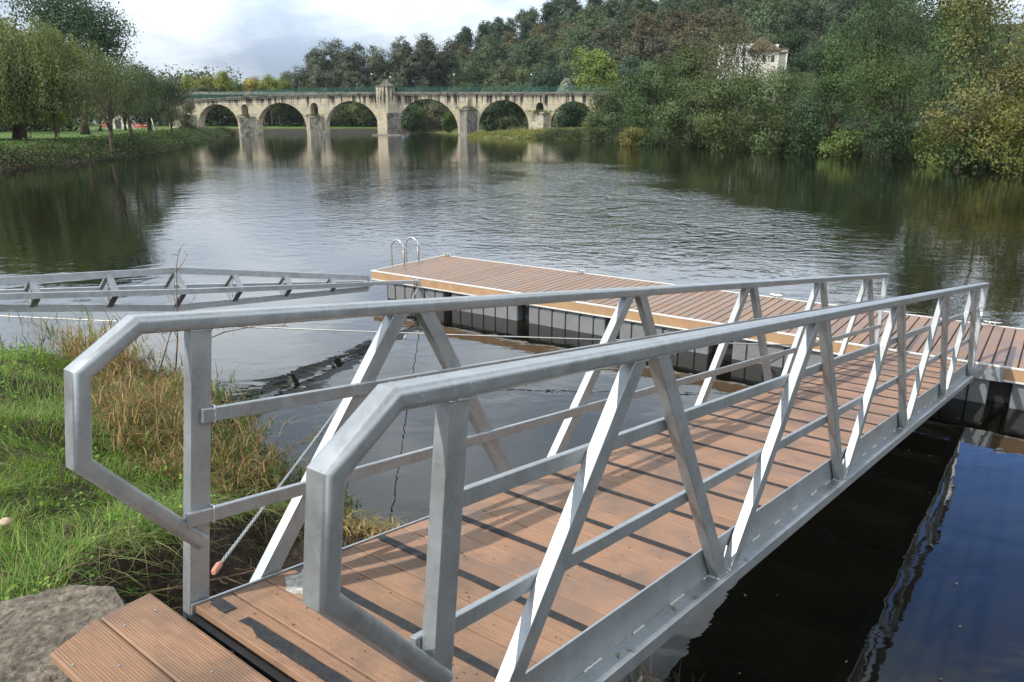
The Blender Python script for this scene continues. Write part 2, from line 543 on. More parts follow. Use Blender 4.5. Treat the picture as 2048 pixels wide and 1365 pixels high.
def water_mat():
    m, t = new_mat('river_water')
    pos = t.n('ShaderNodeNewGeometry').outputs['Position']
    sep = t.n('ShaderNodeSeparateXYZ', {0: pos})
    x, y, _ = sep.outputs
    # wind-ruffled band in the open middle of the river, calm margins
    edge = t.math('MULTIPLY', t.math('SUBTRACT', t.noise(t.mapping(pos, scale=(0.03, 0.06, 1)), 1.0, 4, 0.6), 0.5), 26)
    yy = t.math('ADD', y, edge)
    xx = t.math('ADD', x, t.math('MULTIPLY', edge, 0.5))
    band = t.math('MULTIPLY', t.mapr(yy, 17, 30), t.mapr(yy, 56, 84, 1, 0))
    lane = t.math('MULTIPLY', t.mapr(t.math('ADD', xx, t.math('MULTIPLY', y, 0.40)), -3, 3), t.mapr(xx, 6, 13, 1, 0))
    patch = t.mapr(t.noise(t.mapping(pos, scale=(0.16, 0.10, 1)), 1.0, 5, 0.65, 0.8), 0.32, 0.62, 0.25, 1.0)
    wind = t.math('MULTIPLY', t.math('MULTIPLY', band, lane), patch)
    wind = t.math('MULTIPLY', wind, t.mapr(x, -6, 6, 0.20, 1.0))
    rightw = t.math('MULTIPLY', wind, t.mapr(x, -3, 5))
    wind = t.math('ADD', t.math('MULTIPLY', wind, 1.0), 0.02)
    v1 = t.mapping(pos, scale=(0.85, 1.05, 1), rot=(0, 0, 0.25))
    longn = t.noise(v1, 1.25, 3, 0.6, 0.5)
    fine = t.noise(v1, 5.5, 3, 0.55, 0.3)
    midn = t.noise(v1, 2.5, 3, 0.55, 0.4)
    slow = t.noise(t.mapping(pos, scale=(1.0, 1.5, 1), rot=(0, 0, -0.5)), 0.75, 2, 0.45, 0.8)
    h = t.math('ADD', t.math('MULTIPLY', t.math('ADD', t.math('MULTIPLY', fine, 0.010), t.math('MULTIPLY', midn, 0.085)), wind),
               t.math('ADD', t.math('MULTIPLY', slow, 0.010), t.math('MULTIPLY', midn, 0.0014)))
    h = t.math('ADD', h, t.math('MULTIPLY', t.math('MULTIPLY', longn, 0.075), rightw))
    b = bump(t, h, 1.0, 1.0)
    shallow = t.noise(pos, 1.1, 5, 0.6)
    body = t.mix(t.mapr(shallow, 0.4, 0.7), (0.006, 0.007, 0.005), (0.011, 0.009, 0.005))
    p = t.n('ShaderNodeBsdfPrincipled', {'Base Color': body, 'Roughness': 0.015, 'IOR': 1.36, 'Normal': b})
    tr = t.n('ShaderNodeBsdfTransparent', {'Color': (0.35, 0.28, 0.14)})
    lw = t.n('ShaderNodeFresnel', {'IOR': 1.36, 'Normal': b})
    gl = t.n('ShaderNodeBsdfGlossy', {'Color': (1, 1, 1), 'Roughness': 0.01, 'Normal': b})
    df = t.n('ShaderNodeBsdfDiffuse', {'Color': body})
    inner = t.n('ShaderNodeMixShader', {0: 0.75, 1: tr.outputs[0], 2: df.outputs[0]})
    mx = t.n('ShaderNodeMixShader', {0: lw.outputs[0], 1: inner.outputs[0], 2: gl.outputs[0]})
    finish(t, mx.outputs[0])
    return m


wm = MB()
wm.face([(-420, -60, 0), (420, -60, 0), (420, 900, 0), (-420, 900, 0)])
tag(wm.build('river', water_mat()), kind='structure')
bd = MB()
bd.face([(-900, -400, -2.3), (900, -400, -2.3), (900, 1000, -2.3), (-900, 1000, -2.3)])
tag(bd.build('river_bed', simple_mat('river_mud', (0.05, 0.038, 0.018), 0.95, 0, 0.8, 0.5, 0.02, world=True)), kind='structure')


def bank_mat():
    m, t = new_mat('bank_ground')
    geo = t.n('ShaderNodeNewGeometry')
    pos = geo.outputs['Position']
    sep = t.n('ShaderNodeSeparateXYZ', {0: pos})
    n = t.noise(pos, 13, 8, 0.65, 0.5)
    n2 = t.noise(pos, 1.4, 6, 0.6, 0.5)
    n3 = t.noise(pos, 0.25, 5, 0.6, 0.5)
    soil = t.mix(t.mapr(n, 0.3, 0.7), (0.018, 0.012, 0.008), (0.075, 0.050, 0.034))
    soil = t.mix(t.math('MULTIPLY', t.mapr(n2, 0.5, 0.7), 0.6), soil, (0.11, 0.085, 0.065))
    lawn = t.mix(t.mapr(n3, 0.3, 0.7), (0.060, 0.110, 0.022), (0.100, 0.160, 0.035))
    lawn = t.mix(t.math('MULTIPLY', t.mapr(n, 0.45, 0.7), 0.5), lawn, (0.09, 0.12, 0.04))
    far = t.mapr(sep.outputs[1], 30, 50)
    lawnz = t.math('MULTIPLY', far, t.mapr(sep.outputs[2], 1.2, 1.6))
    c = t.mix(lawnz, soil, lawn)
    b = bump(t, t.math('ADD', n, t.math('MULTIPLY', n2, 0.7)), 0.03, 0.9)
    p = t.n('ShaderNodeBsdfPrincipled', {'Base Color': c, 'Roughness': 0.93, 'Normal': b, 'Specular IOR Level': 0.2})
    finish(t, p.outputs[0])
    return m


M_BANK = bank_mat()
xs = np.concatenate([np.arange(-300, -60, 10), np.arange(-60, -12, 1.5), np.arange(-12, 7, 0.09), np.arange(7, 61, 3)])
ys = np.concatenate([np.arange(-40, -1, 3), np.arange(-1, 15, 0.09), np.arange(15, 60, 1.5), np.arange(60, 340, 3.0), np.arange(340, 760, 30)])
o = link_mesh('river_bank', grid_mesh('river_bank', xs, ys, near_height, M_BANK, keep=-6))
tag(o, kind='structure')


def hill_mat():
    m, t = new_mat('wooded_ground')
    pos = t.n('ShaderNodeNewGeometry').outputs['Position']
    sep = t.n('ShaderNodeSeparateXYZ', {0: pos})
    n = t.noise(pos, 0.35, 8, 0.65)
    low = t.math('MULTIPLY', t.mapr(sep.outputs[2], 0.9, 2.4, 1, 0), t.mapr(sep.outputs[1], 145, 160))
    c = t.mix(t.mapr(n, 0.3, 0.7), (0.020, 0.030, 0.014), (0.045, 0.058, 0.022))
    gr = t.mix(t.mapr(n, 0.3, 0.7), (0.07, 0.10, 0.03), (0.15, 0.14, 0.06))
    c = t.mix(low, c, gr)
    p = t.n('ShaderNodeBsdfPrincipled', {'Base Color': c, 'Roughness': 0.95, 'Normal': bump(t, n, 0.6, 0.8), 'Specular IOR Level': 0.1})
    finish(t, p.outputs[0])
    return m


xs = np.concatenate([np.arange(-260, -20, 8.0), np.arange(-20, 60, 2.0), np.arange(60, 560, 8.0)])
ys = np.concatenate([np.arange(-290, 16, 8), np.arange(16, 260, 2.5), np.arange(260, 840, 8.0)])
o = link_mesh('wooded_hill', grid_mesh('wooded_hill', xs, ys, hill_height, hill_mat(), keep=-4))
tag(o, kind='structure')


def hz_near(x, y):
    z, _ = near_height(np.array([float(x)]), np.array([float(y)])); return float(z[0])


def hz_hill(x, y):
    z, _ = hill_height(np.array([float(x)]), np.array([float(y)])); return float(z[0])

# ------------------------------------------------------------------ gangway
GS, GSL, GTW = 0.6694, 0.1372, 0.0166
dv = Vector((math.sin(GS) * math.cos(GSL), math.cos(GS) * math.cos(GSL), -math.sin(GSL)))
lv = Vector((math.cos(GS), -math.sin(GS), 0))
uv = lv.cross(dv)
lv, uv = (math.cos(GTW) * lv + math.sin(GTW) * uv), (math.cos(GTW) * uv - math.sin(GTW) * lv)
G0 = Vector((-1.143, 2.459, 1.970))
GM = Matrix((lv, dv, uv)).transposed().to_4x4()
GM.translation = G0
W, H, BAY = 1.125, 1.08, 2.089
E_ = 0.044
LEN = 5 * BAY

gang = empty('gangway', mat=GM)
tag(gang, 'galvanised metal gangway with brown board deck and two truss railings sloping down to the pontoon', 'gangway')
SIDE = Vector((1, 0, 0))


def place_part(name, me, t, s, z=0, parent=gang):
    return link_mesh(name, me, parent, (t, s, z))


# side beams, side plates
for t in (-E_, W + E_):
    sgn = -1 if t < 0 else 1
    mb = MB(); mb.box(t - 0.052, t + 0.052, -0.06, LEN + 0.05, -0.225, -0.160)
    mb.build('bottom_beam', M_METAL, gang, 0.004)
    e = -0.006 if sgn < 0 else W + 0.006
    mb = MB(); mb.box(e - 0.005, e + 0.005, -0.04, LEN + 0.03, -0.159, 0.006)
    mb.build('edge_plate', M_METAL, gang)

# handrails with their end loops: one mesh per side
prof = rect_prof(0.084, 0.060, 0.021, 6)
for t in (-E_, W + E_):
    zt = H - 0.030
    path = [(t, 0.012, 0.228), (t, -0.402, 0.615), (t, -0.402, 0.905), (t, -0.222, zt), (t, LEN - 0.02, zt), (t, LEN - 0.02, H - 0.33)]
    mb = MB(); mb.sweep(path, prof, SIDE, smooth=True)
    o = mb.build('handrail', M_METAL, gang)
    m = o.modifiers.new('split', 'EDGE_SPLIT'); m.split_angle = R(38)
    # tapered foot that carries on down from the far end of the rail
    mb = MB(); mb.sweep([(t, LEN - 0.02, H - 0.325), (t, LEN - 0.02, H - 0.40), (t, LEN - 0.035, H - 0.44), (t, LEN - 0.035, -0.158)], rect_prof(0.05, 0.034), SIDE)
    mb.build('end_post', M_METAL, gang, 0.003)


def stud(mbp, s0, z0, s1, z1, w=0.050, d=0.078):
    """tube in the truss plane whose ends are cut horizontally"""
    a, b = Vector((0, s0, z0)), Vector((0, s1, z1))
    ax = (b - a)
    k = ax.length / abs(ax.z)
    hw = d / 2 * k
    P = []
    for (s, z) in ((s0, z0), (s1, z1)):
        P += [(-w / 2, s - hw, z), (w / 2, s - hw, z), (w / 2, s + hw, z), (-w / 2, s + hw, z)]
    bi = len(mbp.v); mbp.v += P
    for q in ((0, 3, 2, 1), (4, 5, 6, 7), (0, 1, 5, 4), (1, 2, 6, 5), (2, 3, 7, 6), (3, 0, 4, 7)):
        mbp.f.append(tuple(bi + i for i in q)); mbp.s.append(False)


zb, zt = -0.1595, H - 0.0605
for t in (-E_, W + E_):
    mb = MB(); stud(mb, 0, zb, 0, zt); o = mb.build('post', M_METAL, gang, 0.003, loc=(t, 0, 0))
    for k in range(5):
        s0 = k * BAY + (0.20 if k == 0 else 0.07)
        top = (k + 0.5) * BAY
        mb = MB(); stud(mb, s0, zb, top - 0.085, zt); mb.build('diagonal', M_METAL, gang, 0.003, loc=(t, 0, 0))
        e = (k + 1) * BAY - 0.065 - (0.03 if k == 4 else 0)
        mb = MB(); stud(mb, top + 0.085, zt, e, zb); mb.build('diagonal', M_METAL, gang, 0.003, loc=(t, 0, 0))
    inner = (t + 0.025 + 0.012) if t < 0 else (t - 0.025 - 0.012)
    for zc, s0 in ((0.712, -0.005), (0.335, -0.06)):
        mb = MB(); mb.box(inner - 0.0115, inner + 0.0115, s0, LEN - 0.03, zc - 0.026, zc + 0.026)
        mb.build('mid_rail', M_METAL, gang, 0.003)
    # small gussets where diagonals meet the beam
    for k in range(1, 5):
        mb = MB()
        s = k * BAY
        mb.v = [(t - 0.003, s - 0.05, zb), (t - 0.003, s + 0.05, zb), (t - 0.003, s, zb + 0.13), (t + 0.003, s - 0.05, zb), (t + 0.003, s + 0.05, zb), (t + 0.003, s, zb + 0.13)]
        mb.f = [(0, 2, 1), (3, 4, 5), (0, 1, 4, 3), (1, 2, 5, 4), (2, 0, 3, 5)]; mb.s = [False] * 5
        mb.build('gusset', M_METAL, gang)

# stitch welds along the ledge and around the post feet (raised beads)
mb = MB()
for t, off in ((W + 0.014, 0.0), (-0.014, 0.0)):
    s = 0.12
    while s < LEN:
        L = 0.09 + 0.05 * random.random()
        pts = []
        for i in range(10):
            pts.append((t + 0.0015 * math.sin(i * 2.3), s + L * i / 9, -0.157 + 0.001 * math.sin(i * 3.1)))
        mb.tube(pts, [0.0045 + 0.0012 * math.sin(i * 2.6) for i in range(10)], 5)
        s += 0.30 + 0.08 * random.random()
for t in (-E_, W + E_):
    for k in range(6):
        for c in ((k * BAY - 0.07), (k * BAY + 0.07)) if 0 < k < 5 else ((k * BAY,)):
            for ds in (-0.05, 0.05):
                pts = [(t - 0.026 + 0.052 * i / 7, c + ds + 0.002 * math.sin(i * 2.9), -0.157) for i in range(8)]
                mb.tube(pts, [0.005 + 0.0015 * math.sin(i * 2.1 + k) for i in range(8)], 5)
tag(mb.build('weld_bead', M_WHITE_TRIM, gang), kind='stuff')

# weld fillets where posts and diagonals meet the handrail, and at the mid rails
mb = MB()


def fillet(t, s, z, ws, wt, ax='z'):
    pts = []
    for (a, b) in ((-1, -1), (1, -1), (1, 1), (-1, 1), (-1, -1)):
        for q in range(5):
            pass
    cs = [(-1, -1), (1, -1), (1, 1), (-1, 1), (-1, -1)]
    for (a0, b0), (a1, b1) in zip(cs[:-1], cs[1:]):
        for q in range(7):
            f = q / 7
            a, b = a0 + (a1 - a0) * f, b0 + (b1 - b0) * f
            if ax == 'z': pts.append((t + b * wt, s + a * ws, z + 0.0012 * math.sin(len(pts) * 2.4)))
            else: pts.append((t + b * wt, s + 0.0012 * math.sin(len(pts) * 2.4), z + a * ws))
    pts.append(pts[0])
    mb.tube(pts, [0.0036 + 0.0012 * math.sin(i * 2.2 + s) for i in range(len(pts))], 5)


for t in (-E_, W + E_):
    fillet(t, 0, zt - 0.001, 0.040, 0.026)
    for k in range(5):
        top = (k + 0.5) * BAY
        fillet(t, top - 0.085, zt - 0.001, 0.048, 0.026); fillet(t, top + 0.085, zt - 0.001, 0.048, 0.026)
    inner = (t + 0.025 + 0.012) if t < 0 else (t - 0.025 - 0.012)
    fillet(inner, 0.04, 0.712, 0.031, 0.0125, 'y'); fillet(inner, 0.04, 0.335, 0.031, 0.0125, 'y')
    for s_e, z_e in ((-0.402, 0.905), (-0.222, H - 0.030), (-0.402, 0.615)):
        pass
tag(mb.build('weld_fillet', M_METAL_ROUGH, gang), kind='stuff')

# cross beams under the deck
for k in range(14):
    s = 0.1 + k * (LEN - 0.2) / 13
    mb = MB(); mb.box(0.014, W - 0.014, s - 0.03, s + 0.03, -0.155, -0.030)
    mb.build('cross_beam', M_METAL_ROUGH, gang)

# deck boards
PP = 0.1500


def board_mesh(name, length, mat, ribs, w=0.1455, th=0.024):
    """board along X from 0..length, profile in YZ, top at z=0"""
    prof = []
    if ribs:
        n = ribs
        y0 = -w / 2 + 0.004
        st = (w - 0.008) / n
        top = [(-w / 2, -0.002)]
        for i in range(n):
            a = y0 + i * st
            top += [(a + st * 0.12, 0.0), (a + st * 0.58, 0.0), (a + st * 0.66, -0.0032), (a + st * 0.98, -0.0032)]
        top += [(w / 2 - 0.004, 0.0), (w / 2, -0.002)]
    else:
        g = 0.0015
        top = [(-w / 2, -0.0025), (-w / 2 + 0.003, 0.0), (w / 2 - 0.003, 0.0), (w / 2, -0.0025)]
    pr = [(-w / 2, -th)] + top + [(w / 2, -th)]
    n = len(pr)
    mb = MB()
    mb.v = [(0, y, z) for y, z in pr] + [(length, y, z) for y, z in pr]
    for j in range(n):
        j2 = (j + 1) % n
        mb.f.append((j, n + j, n + j2, j2)); mb.s.append(False)
    mb.f.append(tuple(range(n))); mb.s.append(False)
    mb.f.append(tuple(n + j for j in reversed(range(n)))); mb.s.append(False)
    return mb.mesh(name, mat)


me_rib = board_mesh('ribbed_board', W - 0.006, M_DECK_OLD, 15)
me_smooth = board_mesh('smooth_board', W - 0.006, M_DECK, 0)
nb = int(LEN / PP)
for i in range(nb):
    me = me_rib if i < 6 else me_smooth
    place_part('deck_board', me, 0.003, 0.045 + i * PP + random.uniform(-0.0012, 0.0012), random.uniform(-0.0012, 0.0003))


def strip_mesh(name, x0, x1, wd, torn=False):
    mb = MB()
    n = 14
    L = [(x0 + (x1 - x0) * i / n) for i in range(n + 1)]
    lo = [(-wd / 2 + 0.002 * math.sin(i * 2.1)) for i in range(n + 1)]
    hi = [(wd / 2 + 0.0015 * math.sin(i * 1.7 + 1)) for i in range(n + 1)]
    if torn:
        lo[0] += 0.012; lo[1] += 0.02; hi[0] -= 0.004
    b = [(x, a, 0) for x, a in zip(L, lo)] + [(x, a, 0) for x, a in zip(L, hi)]
    m = n + 1
    mb.v = b + [(x, y, 0.0022) for x, y, z in b]
    o = 2 * m
    for i in range(n):
        mb.f += [(o + i, o + i + 1, o + m + i + 1, o + m + i), (i, i + 1, o + i + 1, o + i), (m + i + 1, m + i, o + m + i, o + m + i + 1)]
        mb.s += [False] * 3
    mb.f += [(0, o, o + m, m), (n, m + n, o + m + n, o + n)]; mb.s += [False] * 2
    return mb.mesh(name, M_BLACK)


me_strip = strip_mesh('anti_slip_strip', 0.006, W - 0.01, 0.044)
for i in range(1, 24):
    s = 0.045 + PP * (3 * i - 0.5)
    if s < LEN - 0.05:
        place_part('anti_slip_strip', me_strip, 0.003, s, 0.0012)
place_part('anti_slip_strip', strip_mesh('first_strip', 0.20, W - 0.01, 0.055, True), 0.003, 0.045 - 0.01, 0.0012)
place_part('anti_slip_strip', strip_mesh('strip_scrap', 0.006, 0.115, 0.05, True), 0.003, 0.045 - 0.005, 0.0012)

# spilled grit drying on the first boards, beside the right-hand loop
mb = MB()
c0 = Vector((0.15, 0.375, 0.0))
n = 26
ring = []
for i in range(n):
    a = 2 * math.pi * i / n
    r = 1 + 0.16 * math.sin(3 * a + 1) + 0.1 * math.sin(7 * a)
    ring.append((c0.x + 0.135 * r * math.cos(a), c0.y + 0.090 * r * math.sin(a) - 0.03 * math.cos(a)))
mb.v = [(x, y, 0.0005) for x, y in ring] + [(c0.x + (x - c0.x) * 0.7, c0.y + (y - c0.y) * 0.7, 0.006) for x, y in ring] + [(c0.x, c0.y, 0.007)]
for i in range(n):
    j = (i + 1) % n
    mb.f += [(i, j, n + j, n + i), (n + i, n + j, 2 * n)]; mb.s += [True, True]
o = mb.build('cement_patch', simple_mat('cement_spill', (0.36, 0.34, 0.30), 0.9, 0, 40, 0.35, 0.004))
o.matrix_world = GM
tag(o, 'rough pale grey cement spill on the first deck boards, beside the near railing loop', 'cement patch')

mb = MB()
rr_ = random.Random(4)
for i in range(260):
    s_c = rr_.random() ** 1.8 * 2.6; t_c = rr_.uniform(0.03, W - 0.03); q_ = rr_.uniform(0.0012, 0.0042)
    b_ = len(mb.v)
    mb.v += [(t_c + q_ * rr_.uniform(.7, 1.5) * a_, s_c + q_ * rr_.uniform(.7, 1.4) * c_, 0.0008 + q_ * 0.45 * (e_ + 0.4)) for a_, c_, e_ in
             ((1, 0, 0), (0, 1, 0), (-1, 0, 0), (0, -1, 0), (0, 0, 1), (0, 0, -1))]
    mb.f += [tuple(b_ + j for j in f_) for f_ in ((0, 1, 4), (1, 2, 4), (2, 3, 4), (3, 0, 4), (1, 0, 5), (2, 1, 5), (3, 2, 5), (0, 3, 5))]; mb.s += [False] * 8
o = mb.build('soil_crumbs', M_SOIL); o.matrix_world = GM
tag(o, 'small crumbs of soil trodden onto the first deck boards', 'dirt', kind='stuff')

# hinge blocks at the root of the gangway
mb = MB()
for t in (0.06, 0.30, 0.72, W - 0.08):
    mb.box(t - 0.012, t + 0.012, -0.16, -0.04, -0.10, -0.035)
mb.box(0.0, W, -0.062, -0.035, -0.10, -0.03)
mb.build('hinge_bar', M_BLACK_SHADE, gang)  # bar coloured black to put the shade of the gap into it

# water drops hanging under and lying on the handrails
mb = MB()
oct_v = [(1, 0, 0), (0, 1, 0), (-1, 0, 0), (0, -1, 0), (0, 0, 1), (0, 0, -1)]
oct_f = [(0, 1, 4), (1, 2, 4), (2, 3, 4), (3, 0, 4), (1, 0, 5), (2, 1, 5), (3, 2, 5), (0, 3, 5)]


def drop(x, y, z, r, zs=1.0):
    b = len(mb.v)
    mb.v += [(x + r * a, y + r * q, z + r * c * zs) for a, q, c in oct_v]
    mb.f += [tuple(b + i for i in f) for f in oct_f]; mb.s += [True] * 8


for t in (-E_, W + E_):
    for i in range(170):
        s = -0.15 + (LEN * 0.75) * random.random() ** 1.6
        drop(t + random.choice((-1, 1)) * 0.030 * random.random() ** 0.2, s, H - 0.062, random.uniform(0.0018, 0.0034), 1.5)
    for i in range(420):
        s = -0.2 + (LEN * 0.7) * random.random() ** 1.6
        drop(t + random.uniform(-0.034, 0.034), s, H + 0.0002, random.uniform(0.0008, 0.0024), 0.5)
    for i in range(260):
        s = -0.2 + (LEN * 0.6) * random.random() ** 1.6
        drop(t + 0.0424 , s, H - random.uniform(0.012, 0.055), random.uniform(0.0008, 0.0020), 0.9)
m, t_ = new_mat('water_drop')
p = t_.n('ShaderNodeBsdfPrincipled', {'Base Color': (0.8, 0.85, 0.9), 'Roughness': 0.05, 'IOR': 1.33, 'Transmission Weight': 0.6})
finish(t_, p.outputs[0])
tag(mb.build('water_drops', m, gang), kind='stuff')

# a few fallen willow leaves on the outer ledge
M_DRYLEAF = simple_mat('fallen_leaf', (0.20, 0.20, 0.06), 0.7, 0, 20, 0.4, 0.001)
leaf_labs = ['nearest fallen willow leaf on the outer metal ledge, by the long near weld', 'fallen willow leaf touching the nearest one on the outer ledge',
             'dark fallen leaf on the ledge between the two near pairs', 'fallen willow leaf just before the second node of the near railing', 'narrow fallen leaf lying at the first double foot of the near railing',
             'fallen leaf just beyond the first double foot of the near railing', 'yellow fallen leaf on the ledge at the second double foot of the near railing']
leaf_spots = [(0.03, 1.05, 0.6), (0.05, 1.12, 1.9), (0.02, 1.55, 0.9), (0.045, 1.72, 2.6), (0.03, 2.18, 0.2), (0.06, 2.3, 1.2), (0.04, 4.3, 0.7)]
for i, (dx, s, a) in enumerate(leaf_spots):
    mb = MB()
    L, wd = 0.034 + 0.012 * random.random(), 0.006
    for k in range(5):
        u = k / 4
        hw = wd * math.sin(math.pi * min(0.98, u + 0.02))
        mb.v += [(-hw, L * (u - .5), 0.004 + 0.006 * math.sin(u * 3.1)), (hw, L * (u - .5), 0.002 + 0.005 * math.sin(u * 3.1))]
    for k in range(4):
        mb.f.append((2 * k, 2 * k + 1, 2 * k + 3, 2 * k + 2)); mb.s.append(True)
    o = mb.build('fallen_leaf', M_DRYLEAF)
    o.matrix_world = GM @ Matrix.Translation((W + 0.02 + dx, s, -0.1595)) @ Matrix.Rotation(a, 4, 'Z')
    tag(o, leaf_labs[i], 'leaf', 'fallen leaves on the gangway ledge')

# ------------------------------------------------------------------ landing on the bank
land = empty('landing_boards', (G0.x, G0.y, 0))
LM = Matrix.Translation((G0.x, G0.y, 2.0)) @ Matrix.Rotation(-GS, 4, 'Z')
land.matrix_world = LM
tag(land, 'two worn ribbed brown boards laid on the bank before the gangway', 'boards')


def cut_board(name, x0, x1, ya, yb, corner):
    me = board_mesh(name, x1 - x0, M_DECK_OLD, 18, w=yb - ya, th=0.03)
    for v in me.vertices:
        if v.co.x < 0.001:
            v.co.x += corner * (v.co.y + (yb - ya) / 2)
    o = link_mesh(name, me, land, (x0, (ya + yb) / 2, 0.0))
    return o


cut_board('board', -0.16, 1.5, -0.290, -0.108, -0.05)
b2 = cut_board('board', -0.10, 1.5, -0.480, -0.296, -0.38)
b2.location.z = -0.002
for x in (0.15, 0.75):
    mb = MB(); mb.box(x - 0.02, x + 0.02, -0.48, -0.12, -0.085, -0.045)
    mb.build('support_rail', M_METAL_ROUGH, land)
# screw heads
for (x, y) in ((-0.05, -0.15), (-0.05, -0.26), (0.14, -0.37), (0.02, -0.46), (0.40, -0.20), (0.42, -0.44), (0.7, -0.24), (0.72, -0.4)):
    mb = MB(); mb.tube([(x, y, 0.0), (x, y, 0.0015)], 0.0045, 8); mb.build('screw', M_METAL, land)

# concrete block
mb = MB()
top = [(-2.9, 1.2), (-2.6, 2.05), (-2.12, 2.45), (-1.95, 2.56), (-1.72, 2.64), (-1.55, 2.62), (-1.43, 2.50), (-1.18, 2.10), (-0.80, 1.60), (-0.75, 1.2)]
N = len(top)
cx, cy = -1.7, 1.9
rings = []
for z, sc in ((1.2, 1.04), (1.86, 1.02), (1.925, 0.985), (1.935, 0.6), (1.945, 0.25)):
    rings.append([(cx + (x - cx) * sc + random.uniform(-.012, .012), cy + (y - cy) * sc + random.uniform(-.012, .012), z + random.uniform(-.012, .012)) for x, y in top])
for r in rings: mb.v += r
for i in range(len(rings) - 1):
    for j in range(N):
        j2 = (j + 1) % N
        mb.f.append((i * N + j2, i * N + j, (i + 1) * N + j, (i + 1) * N + j2)); mb.s.append(False)
mb.f.append(tuple((len(rings) - 1) * N + j for j in reversed(range(N)))); mb.s.append(False)
o = mb.build('concrete_block', M_CONC)
sb = o.modifiers.new('sub', 'SUBSURF'); sb.levels = 3; sb.render_levels = 4; sb.subdivision_type = 'SIMPLE'
tx = bpy.data.textures.new('rough', 'CLOUDS'); tx.noise_scale = 0.028; tx.noise_depth = 4
dm = o.modifiers.new('disp', 'DISPLACE'); dm.texture = tx; dm.strength = 0.016; dm.mid_level = 0.5; dm.texture_coords = 'GLOBAL'
tag(o, 'rough weathered concrete block at the water edge of the bank, left of the loose boards', 'concrete block')

# ------------------------------------------------------------------ pontoon
PA = Vector((-3.05, 16.45, 0.57))          # near left corner
pd = Vector((0.814, -0.581, 0)).normalized()
pn = Vector((0.581, 0.814, 0))
PL, PW = 17.0, 2.42
PMx = Matrix((pd, pn, Vector((0, 0, 1)))).transposed().to_4x4()
PMx.translation = PA
pont = empty('pontoon', mat=PMx)
tag(pont, 'long floating pontoon with brown board deck and tan fascia on grey plastic floats', 'pontoon')
me_pb = board_mesh('pontoon_board', 1.0, M_DECK_FAR, 0, w=0.140)
# boards run across: make mesh along Y instead
mbv = MB()
w_, th_, Lb = 0.132, 0.024, PW - 0.06
mbv.v = []
pr = [(-w_ / 2, -th_), (-w_ / 2, -0.006), (-w_ / 2 + 0.006, 0.0), (w_ / 2 - 0.006, 0.0), (w_ / 2, -0.006), (w_ / 2, -th_)]
mbv.v = [(a, 0, b) for a, b in pr] + [(a, Lb, b) for a, b in pr]
n = len(pr)
for j in range(n):
    j2 = (j + 1) % n
    mbv.f.append((j2, n + j2, n + j, j)); mbv.s.append(False)
mbv.f.append(tuple(range(n))[::-1]); mbv.s.append(False)
mbv.f.append(tuple(n + j for j in range(n))); mbv.s.append(False)
me_pb = mbv.mesh('pontoon_board', None)
# board runs along local Y here, so use a material whose grain is turned
M_DECK_P = deck_mat('pontoon_composite', base=(0.245, 0.146, 0.088), gloss=0.44, wear=0.8)
me_pb.materials.append(M_DECK_P)
k = 0
while 0.06 + k * 0.150 < PL - 0.08:
    link_mesh('deck_board', me_pb, pont, (0.10 + k * 0.150, 0.03, -0.002 + random.uniform(-0.0015, 0.001)))
    k += 1
# substructure under boards (dark)
mb = MB(); mb.box(0.04, PL - 0.04, 0.05, PW - 0.05, -0.14, -0.030)
mb.build('deck_frame', M_BLACK_SHADE, pont)
# trims and fascia
for nm, y0, y1 in (('near', -0.012, 0.026), ('far', PW - 0.026, PW + 0.012)):
    mb = MB(); mb.box(-0.012, PL + 0.012, y0, y1, -0.022, 0.004); mb.build('edge_trim', M_WHITE_TRIM, pont, 0.003)
for x0, x1 in ((-0.012, 0.026), (PL - 0.026, PL + 0.012)):
    mb = MB(); mb.box(x0, x1, 0.028, PW - 0.028, -0.022, 0.004); mb.build('edge_trim', M_WHITE_TRIM, pont, 0.003)
for y0, y1 in ((-0.006, 0.018), (PW - 0.018, PW + 0.006)):
    mb = MB(); mb.box(-0.006, PL + 0.006, y0, y1, -0.175, -0.023); mb.build('fascia', M_FASCIA, pont, 0.003)
    yy = y0 - 0.008 if y0 < 0 else y0
    mb = MB(); mb.box(-0.01, PL + 0.01, yy, yy + 0.032, -0.202, -0.176); mb.build('lower_trim', M_WHITE_TRIM, pont, 0.003)
for x0, x1 in ((-0.006, 0.018), (PL - 0.018, PL + 0.006)):
    mb = MB(); mb.box(x0, x1, 0.02, PW - 0.02, -0.175, -0.023); mb.build('fascia', M_FASCIA, pont, 0.003)


def float_mesh(L):
    mb = MB()
    D = 1.0
    mb.box(0, L, 0, D, -0.95, -0.205)
    me = mb.mesh('float', M_FLOAT)
    return me


starts = [0.40, 2.19, 4.09, 6.02, 8.05, 9.95, 11.85, 13.75, 15.2]
for i, s in enumerate(starts):
    L = 1.64 if i else 1.58
    for y in (0.06, PW - 1.06):
        fl = link_mesh('float', float_mesh(L), pont, (s, y, 0))
        bv = fl.modifiers.new('bevel', 'BEVEL'); bv.width = 0.025; bv.segments = 2
        yo = -0.003 if y < 1 else 1.003
        for q in range(5):
            xq = L * (q + 0.8) / 5.6
            mb = MB()
            # recessed slot drawn as a proud rim (black for the shade inside it) with a hooked head
            mb.box(xq - 0.012, xq + 0.012, min(0, yo) - 0.004, max(0, yo), -0.86, -0.27)
            mb.box(xq - 0.012, xq + 0.055, min(0, yo) - 0.004, max(0, yo), -0.27, -0.245)
            mb.build('slot', M_BLACK_SHADE, fl)
# black block added to put shade into the gaps between floats
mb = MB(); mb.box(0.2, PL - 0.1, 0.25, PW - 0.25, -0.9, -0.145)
mb.build('gap_shade_block', M_BLACK_SHADE, pont)

